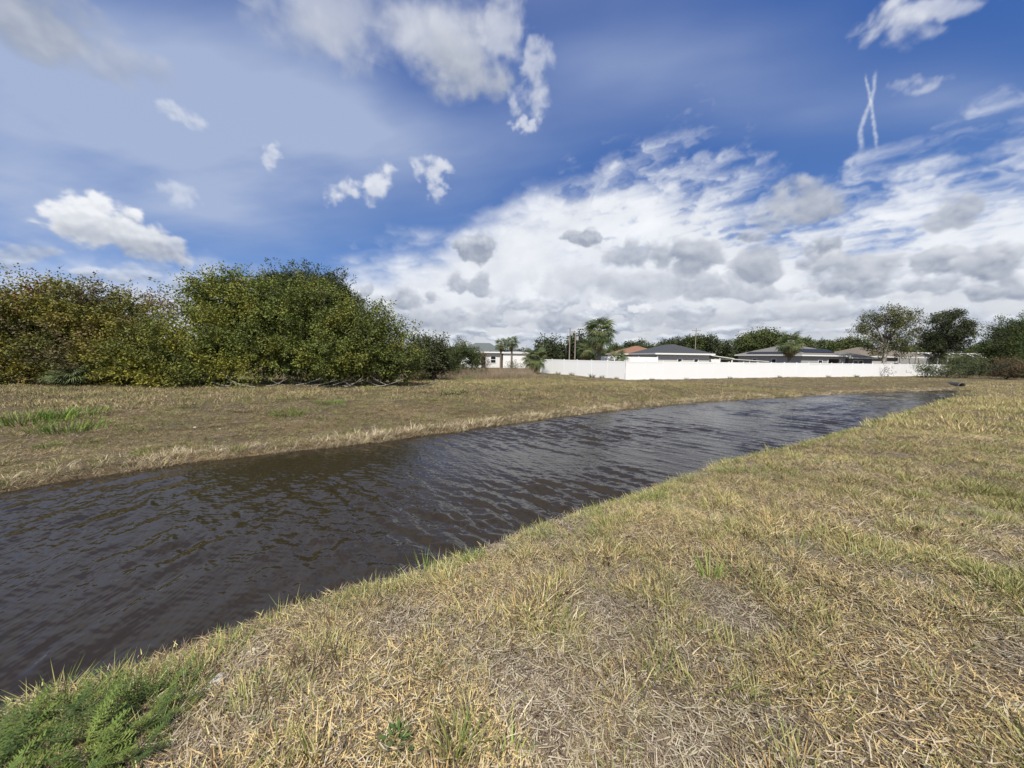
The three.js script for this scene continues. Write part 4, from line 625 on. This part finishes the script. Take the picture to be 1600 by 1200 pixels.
{
  // screened pool cage: white beams and posts with dark mesh between
  const t = thing('screen_enclosure', 'white framed screened patio behind the dark tree', 'patio', [74.5, -0.5, -66.5], 0.12), w = 19, n = 9, d = 4.5, H = 3.0, cloth = new THREE.MeshPhysicalMaterial({ color: lin(0.02, 0.022, 0.025), roughness: 0.9, transparent: true, opacity: 0.72, side: THREE.DoubleSide });
  for (let i = 0; i <= n; i++) {
    const px = w * i / n;
    mesh('post', box(0.16, H, 0.16, px, H / 2, 0), white, t);
    mesh('rafter', limb([[px, H, 0], [px, H + 0.75, -d * 0.35], [px, H + 0.75, -d]], [0.07, 0.07, 0.07], 4), white, t);
    if (i < n) { mesh('screen_panel', box(w / n - 0.18, H - 0.15, 0.01, px + w / n / 2, H / 2, -0.03), cloth, t); mesh('screen_panel', (() => { const g = box(w / n - 0.16, 0.01, Math.hypot(d * 0.35, 0.75), 0, 0, 0); g.rotateX(Math.atan2(0.75, d * 0.35)); g.translate(px + w / n / 2, H + 0.37, -d * 0.175); return g; })(), cloth, t); }
  }
  mesh('beam', box(w + 0.2, 0.2, 0.2, w / 2, H + 0.1, 0.02), white, t); mesh('ridge_beam', box(w + 0.2, 0.14, 0.14, w / 2, H + 0.82, -d * 0.35), white, t); mesh('back_wall', box(w, H - 0.2, 0.1, w / 2, H / 2, -d - 0.1), std([0.3, 0.3, 0.3], 0.9), t); mesh('kick_rail', box(w, 0.1, 0.1, w / 2, 0.9, 0.04), white, t);
}
house('terracotta roofed house between the tall palm and the grey house', [22.0, -0.45, -76], 0.0, { w: 9.5, d: 9, h: 2.9, rise: 1.75, wall: [0.36, 0.31, 0.26], roof: [0.24, 0.12, 0.075], windows: [['front', 2.5, 1.6, 1.0, 1.1], ['front', 6.5, 1.6, 1.4, 1.1]], openings: [[4.4, 1.2, 0.9, 2.2]], seed: 19 });
house('white house with blue grey roof left of the pair of palms', [-8.9, -0.45, -64], 0, { w: 7.0, d: 6.6, h: 2.75, rise: 1.6, wall: [0.66, 0.66, 0.65], roof: [0.11, 0.13, 0.135], gable: false, ridge: 0.3, windows: [['front', 5.6, 1.4, 0.8, 1.1]], openings: [[3.9, 1.2, 0.7, 2.1]], seed: 21 });
house('low white garage behind the pair of palms', [-1.6, -0.45, -63.2], 0, { w: 4.6, d: 7, h: 2.7, rise: 0.25, wall: [0.72, 0.72, 0.71], roof: [0.3, 0.31, 0.32], over: 0.25, seed: 23 });
{
  const t = thing('garden_arbor', 'small white gabled arbor top above the fence near the tall palm', 'arbor', [11.3, -0.5, -45]);
  for (const sx of [0, 1.1]) mesh('post', box(0.1, 2.0, 0.1, sx, 1.0, 0), white, t);
  mesh('gable_rafter', limb([[-0.1, 1.95, 0], [0.55, 2.5, 0]], [0.06, 0.06], 4), white, t); mesh('gable_rafter', limb([[1.2, 1.95, 0], [0.55, 2.5, 0]], [0.06, 0.06], 4), white, t); mesh('cross_beam', box(1.3, 0.1, 0.08, 0.55, 1.95, 0), white, t);
}
// ---- utility poles
const poleWood = std([0.26, 0.22, 0.19], 0.95);
function pole(label, x, z, top, arm) {
  const t = thing('utility_pole', label, 'utility pole', [x, -0.5, z], 0, 'utility poles'), H = top + 0.5;
  mesh('shaft', new THREE.CylinderGeometry(0.08, 0.13, H, 10).translate(0, H / 2, 0), poleWood, t);
  if (arm) { mesh('crossarm', box(2.2, 0.12, 0.1, 0, H - 0.6, 0.14), poleWood, t); for (const s of [-1, -0.45, 0.45, 1]) mesh('insulator', new THREE.CylinderGeometry(0.05, 0.06, 0.2, 8).translate(s, H - 0.44, 0.14), std([0.3, 0.28, 0.26], 0.4), t); }
  else { mesh('transformer', new THREE.CylinderGeometry(0.22, 0.22, 0.7, 12).translate(0.36, H - 0.9, 0), std([0.35, 0.36, 0.37], 0.5), t); }
}
pole('tall utility pole left of the tall palm', 10.15, -66, 6.75, false);
pole('shorter utility pole just right of the tall one', 11.05, -65.5, 5.8, false);
pole('utility pole with crossarm above the dark charcoal roof', 46.77, -95, 9.34, true);
// ---- culvert pipe at the head of the canal
{
  const t = thing('culvert_pipe', 'black corrugated culvert pipe opening at the head of the canal', 'pipe', [41.2, -0.74, -33.75], -0.2), prof = [], R = 0.27;
  for (let i = 0; i <= 44; i++) prof.push(new THREE.Vector2(R + 0.045 * (0.5 + 0.5 * Math.cos(i * Math.PI / 2)), i * 0.06));
  const g = new THREE.LatheGeometry(prof, 24); g.rotateX(-Math.PI / 2); g.translate(0, 0.24, 0);
  mesh('corrugated_shell', g, std([0.03, 0.032, 0.032], 0.5), t);
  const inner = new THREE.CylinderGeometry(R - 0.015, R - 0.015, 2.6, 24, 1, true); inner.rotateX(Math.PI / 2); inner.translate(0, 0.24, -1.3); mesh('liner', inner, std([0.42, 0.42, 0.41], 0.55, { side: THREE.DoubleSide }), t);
  const rim = new THREE.TorusGeometry(R + 0.015, 0.035, 8, 28); rim.translate(0, 0.24, 0.01); mesh('rim', rim, std([0.10, 0.10, 0.10], 0.5), t);
}
console.log('structures done');
// ---------------------------------------------------------------- single plants and stones close by
const tuftAt = (name, label, x, z, geo, s = 1, category = 'grass tuft', turn = 0) => { const m = mesh(name, geo, grassMat); m.position.set(x, land(x, z) - 0.01, z); m.rotation.y = turn; m.scale.setScalar(s); return tag(m, label, category); };
const TALL = [[0.13, 0.19, 0.045], [0.19, 0.25, 0.06], [0.25, 0.27, 0.08], [0.34, 0.31, 0.13]], LIME = [[0.17, 0.27, 0.05], [0.23, 0.33, 0.07], [0.12, 0.20, 0.04], [0.30, 0.34, 0.10]];
const big = (s, n, [la, lb], p = TALL, w = 0.0065, sp = 0.05, lean = [0.02, 0.55]) => tuft(s, n, [la * 1.15, lb * 1.15], w * 1.15, sp, lean, 0.55, p, 3);
tuftAt('grass_tuft', 'tall upright green tuft at the bottom edge, left of centre', -0.23, -1.50, big(801, 34, [0.13, 0.28]));
tuftAt('grass_tuft', 'yellow green tuft at the bottom edge beside the feathery weeds', -0.83, -1.50, big(802, 30, [0.12, 0.25], TALL.concat(STRAW)));
tuftAt('grass_tuft', 'short thick bladed green tuft at the bottom edge, right of the tall one', 0.03, -1.46, big(803, 16, [0.08, 0.16], LIME, 0.010));
tuftAt('grass_tuft', 'dense dark green tuft above the tall one at the bottom edge', -0.35, -1.93, big(804, 46, [0.10, 0.22], [[0.10, 0.13, 0.05], [0.17, 0.18, 0.07], [0.32, 0.26, 0.13], [0.24, 0.2, 0.1]], 0.0045, 0.05, [0.02, 0.7]));
tuftAt('grass_tuft', 'bright green tuft with reddish base alone in the dry grass', 1.62, -2.86, big(805, 34, [0.10, 0.24], LIME, 0.0055, 0.09, [0.02, 0.45]), 1.3);
tuftAt('grass_tuft', 'faint green tuft in the dry grass right of the bright one', 2.75, -3.42, big(806, 34, [0.10, 0.22], OLIVE.concat(GREEN), 0.0055, 0.12));
tuftAt('grass_tuft', 'yellow green tuft leaning over the water, largest on the near edge', -0.72, -3.12, big(807, 70, [0.10, 0.27], LIME.concat(STRAW.slice(0, 2)), 0.006, 0.16, [0.1, 0.9]));
tuftAt('grass_tuft', 'green tuft on the near edge left of the largest one', -1.2, -2.74, big(808, 40, [0.08, 0.2], LIME.concat(OLIVE), 0.006, 0.12, [0.1, 0.9]));
tuftAt('grass_tuft', 'low bright green patch at the near edge above the feathery weeds', -1.92, -2.26, big(809, 90, [0.07, 0.16], LIME, 0.006, 0.17, [0.1, 0.8]));
tuftAt('grass_tuft', 'green tuft high on the near edge where the bank bends away', 3.95, -6.1, big(810, 50, [0.12, 0.26], LIME.concat(OLIVE), 0.008, 0.2, [0.1, 0.8]));
tuftAt('grass_tuft', 'dry straw tuft beside the feathery weeds', -1.42, -1.64, big(811, 40, [0.06, 0.15], STRAW, 0.005, 0.04, [0.5, 1.3]));
const patchG = (s) => big(s, 260, [0.08, 0.24], [[0.11, 0.19, 0.03], [0.16, 0.26, 0.04], [0.09, 0.15, 0.03], [0.2, 0.28, 0.06]], 0.013, 0.55, [0.05, 0.8]);
tuftAt('green_patch', 'long bright green grass patch at the left on the far bank', -12.3, -9.25, patchG(821), 1.5, 'grass patch');
tuftAt('green_patch', 'bright green grass patch nearest the water on the far bank', -10.9, -8.95, patchG(822), 1.2, 'grass patch');
tuftAt('green_patch', 'bright green grass patch uppermost of the group on the far bank', -12.0, -10.1, patchG(823), 1.25, 'grass patch');
tuftAt('green_patch', 'small lime green tuft low on the far bank', -10.2, -8.0, patchG(824), 0.42, 'grass patch');
tuftAt('green_patch', 'dull green patch on the far bank below the thicket middle', -7.24, -11.9, patchG(825), 1.0, 'grass patch');
tuftAt('green_patch', 'small green patch on the far bank right of the dull one', -6.77, -13.65, patchG(826), 0.9, 'grass patch');
tuftAt('green_patch', 'dark green weed patch on the far bank right of the thicket', -2.9, -17.5, big(827, 160, [0.08, 0.25], [[0.06, 0.085, 0.03], [0.09, 0.11, 0.04]], 0.03, 0.8, [0.2, 1.2]), 1, 'grass patch');
// feathery weeds: stems with fine leaflets in rows
function feathery(seed, n, len, cols) {
  const r = rngOf(seed), list = [];
  for (let i = 0; i < n; i++) {
    const a = i * 2.4 + r(), lean = 0.25 + 1.0 * r(), L = len * (0.55 + 0.6 * r()), c = vary(r, pick(r, cols), 0.2); let x = 0.03 * Math.cos(a), y = 0, z = 0.03 * Math.sin(a), t = lean;
    const steps = 12; for (let s = 0; s < steps; s++) {
      const dx = Math.cos(a) * Math.sin(t) * L / steps, dy = Math.cos(t) * L / steps, dz = Math.sin(a) * Math.sin(t) * L / steps; x += dx; y += dy; z += dz; t += 0.05;
      const w = 0.042 * Math.sin(Math.PI * (s + 1.5) / (steps + 2)) + 0.008;
      for (const sd of [-1, 1]) { const hd = a + sd * 1.1; list.push([x, z, y, hd, 1.0 + 0.3 * r(), w, 0.006, 0.5, vary(r, c, 0.15), hd + 1.57]); for (const f of [0.35, 0.65]) list.push([x + Math.cos(hd) * w * f * 0.9, z + Math.sin(hd) * w * f * 0.9, y + 0.4 * w * f, hd + sd * 0.8, 1.1, w * 0.5, 0.006, 0.4, vary(r, c, 0.15), r() * 6.283]); }
    }
    list.push([0.03 * Math.cos(a), 0.03 * Math.sin(a), 0, a, lean, L, 0.005, 0.6, c, a + 1.57]);
  }
  return bladesGeo(list, 2);
}
function broadWeed(seed) { const r = rngOf(seed), list = []; for (let i = 0; i < 90; i++) { const a = r() * 6.283, d = 0.07 * Math.sqrt(r()), c = vary(r, pick(r, [[0.07, 0.125, 0.035], [0.10, 0.16, 0.045], [0.055, 0.10, 0.035]]), 0.2); list.push([d * Math.cos(a), d * Math.sin(a), 0.01 + 0.09 * r() * (1 - d / 0.08), a + (r() - 0.5), 0.5 + 0.8 * r(), 0.03 + 0.02 * r(), 0.014, 0.7, c, r() * 6.283]); } return bladesGeo(list, 3); }
const FW = [[0.085, 0.13, 0.03], [0.12, 0.17, 0.035], [0.06, 0.095, 0.028], [0.16, 0.20, 0.05]], FG = [feathery(1, 18, 0.23, FW), feathery(2, 15, 0.19, FW), feathery(3, 20, 0.25, FW)];
const rw = rngOf(88);
for (const [x, z, s] of [[-2.35, -1.78, 1], [-2.15, -1.86, 0.95], [-2.0, -1.98, 0.9], [-1.86, -1.98, 0.75], [-2.0, -1.56, 1.1], [-1.74, -1.58, 0.85], [-2.3, -1.5, 1.1], [-2.55, -1.55, 1], [-1.72, -1.8, 0.7], [-2.1, -1.68, 1.05], [-1.85, -1.72, 0.9], [-2.5, -1.72, 0.9], [-2.2, -1.38, 1.1], [-1.85, -1.42, 0.9], [-2.4, -1.62, 1.05], [-2.28, -1.9, 0.8], [-1.92, -1.85, 0.9], [-1.7, -1.48, 0.7]]) {
  const m = tuftAt('feathery_weed', 'feathery dark green weed in the cluster at the bottom left bank', x, z, FG[Math.floor(rw() * 3)], s, 'weed', rw() * 6.283); m.userData.group = 'feathery weeds in the bottom left corner';
}
tuftAt('leafy_weed', 'small dark green leafy weed left of the tall bottom tuft', -0.5, -1.55, broadWeed(5), 1, 'weed');
tuftAt('leafy_weed', 'small green leafy weed below the pale stones', -1.42, -1.98, broadWeed(6), 0.9, 'weed');
// dead stalks on the bare patch
{
  const r = rngOf(61), stalk = std([0.10, 0.065, 0.045], 0.9);
  for (const [x, z, n] of [[-1.28, -2.05, 9], [-1.02, -1.98, 7], [-1.15, -1.72, 5]]) {
    const t = thing('dead_stalks', n > 8 ? 'dark dead weed stalks beside the small leafy weed' : n > 6 ? 'dark dead weed stalks in the straw right of the others' : 'few dead weed stalks on the bare sandy patch', 'weed', [x, land(x, z), z]);
    for (let i = 0; i < n; i++) { const a = r() * 6.283, l = 0.08 + 0.14 * r(), ox = 0.24 * (r() - 0.5), oz = 0.16 * (r() - 0.5); mesh('stalk', limb([[ox, -0.02, oz], [ox + 0.25 * l * Math.cos(a), l * 0.6, oz + 0.25 * l * Math.sin(a)], [ox + 0.45 * l * Math.cos(a), l, oz + 0.45 * l * Math.sin(a)]], [0.0035, 0.003, 0.0015], 4), stalk, t); }
  }
}
function stone(label, x, z, s, seed, c) {
  const g = new THREE.IcosahedronGeometry(1, 3), p = g.attributes.position;
  for (let i = 0; i < p.count; i++) { const a = p.getX(i), b = p.getY(i), d = p.getZ(i), k = 1 + 0.35 * noise3(a * 1.4 + seed, b * 1.4, d * 1.4) + 0.12 * noise3(a * 4, b * 4 + seed, d * 4); p.setXYZ(i, a * k * s, b * k * s * 0.5, d * k * s * 0.7); }
  g.computeVertexNormals(); const m = mesh('stone', g, std(c, 0.9)); m.position.set(x, land(x, z) + s * 0.2, z); m.rotation.y = seed; tag(m, label, 'stone');
}
stone('pale yellowish stone on the near edge', -1.66, -2.26, 0.055, 2, [0.52, 0.46, 0.32]);
stone('flat grey stone left of the pale yellowish one', -1.70, -2.02, 0.06, 5, [0.40, 0.38, 0.34]);
stone('small white stone on the far bank among the straw', -8.6, -9.9, 0.045, 8, [0.6, 0.58, 0.52]);
stone('small white stone on the far bank right of its twin', -8.0, -10.0, 0.04, 9, [0.6, 0.58, 0.52]);
// weeds at the foot of the fence
{
  const r = rngOf(303), g = big(830, 60, [0.15, 0.5], [[0.07, 0.09, 0.03], [0.11, 0.12, 0.05], [0.16, 0.13, 0.08]], 0.03, 0.25, [0.05, 0.8]);
  const P = [[5.6, -45.2, 0.9, 'weed at the foot of the side fence, leftmost'], [7.0, -43.2, 1.0, 'dark weed at the foot of the side fence, left of the middle'], [8.7, -40.3, 1.1, 'wide weed at the foot of the side fence below the tall palm'], [9.5, -39.2, 0.9, 'weed at the foot of the side fence next to the wide one'], [10.6, -37.5, 0.7, 'small weed at the fence corner'], [14.2, -37.6, 0.7, 'small weed at the fence below the terracotta roof'], [18.6, -39.4, 0.7, 'small weed at the fence below the dark charcoal roof'], [24.5, -41.8, 0.8, 'weed at the fence below the white patio roof'], [32.5, -45, 0.8, 'weed at the fence left of the palm with brown fronds'], [41.5, -48.6, 0.8, 'weed at the fence right of the palm with brown fronds'], [47.2, -50.8, 0.9, 'weed at the fence left of the dry bush']];
  for (const [x, z, s, l] of P) { const m = tuftAt('fence_weed', l, x, z + 0.25, g, s * (0.9 + 0.2 * r()), 'weed', r() * 6); m.userData.group = 'weeds along the foot of the fence'; }
}
console.log('details done');
renderer.render(scene,camera);
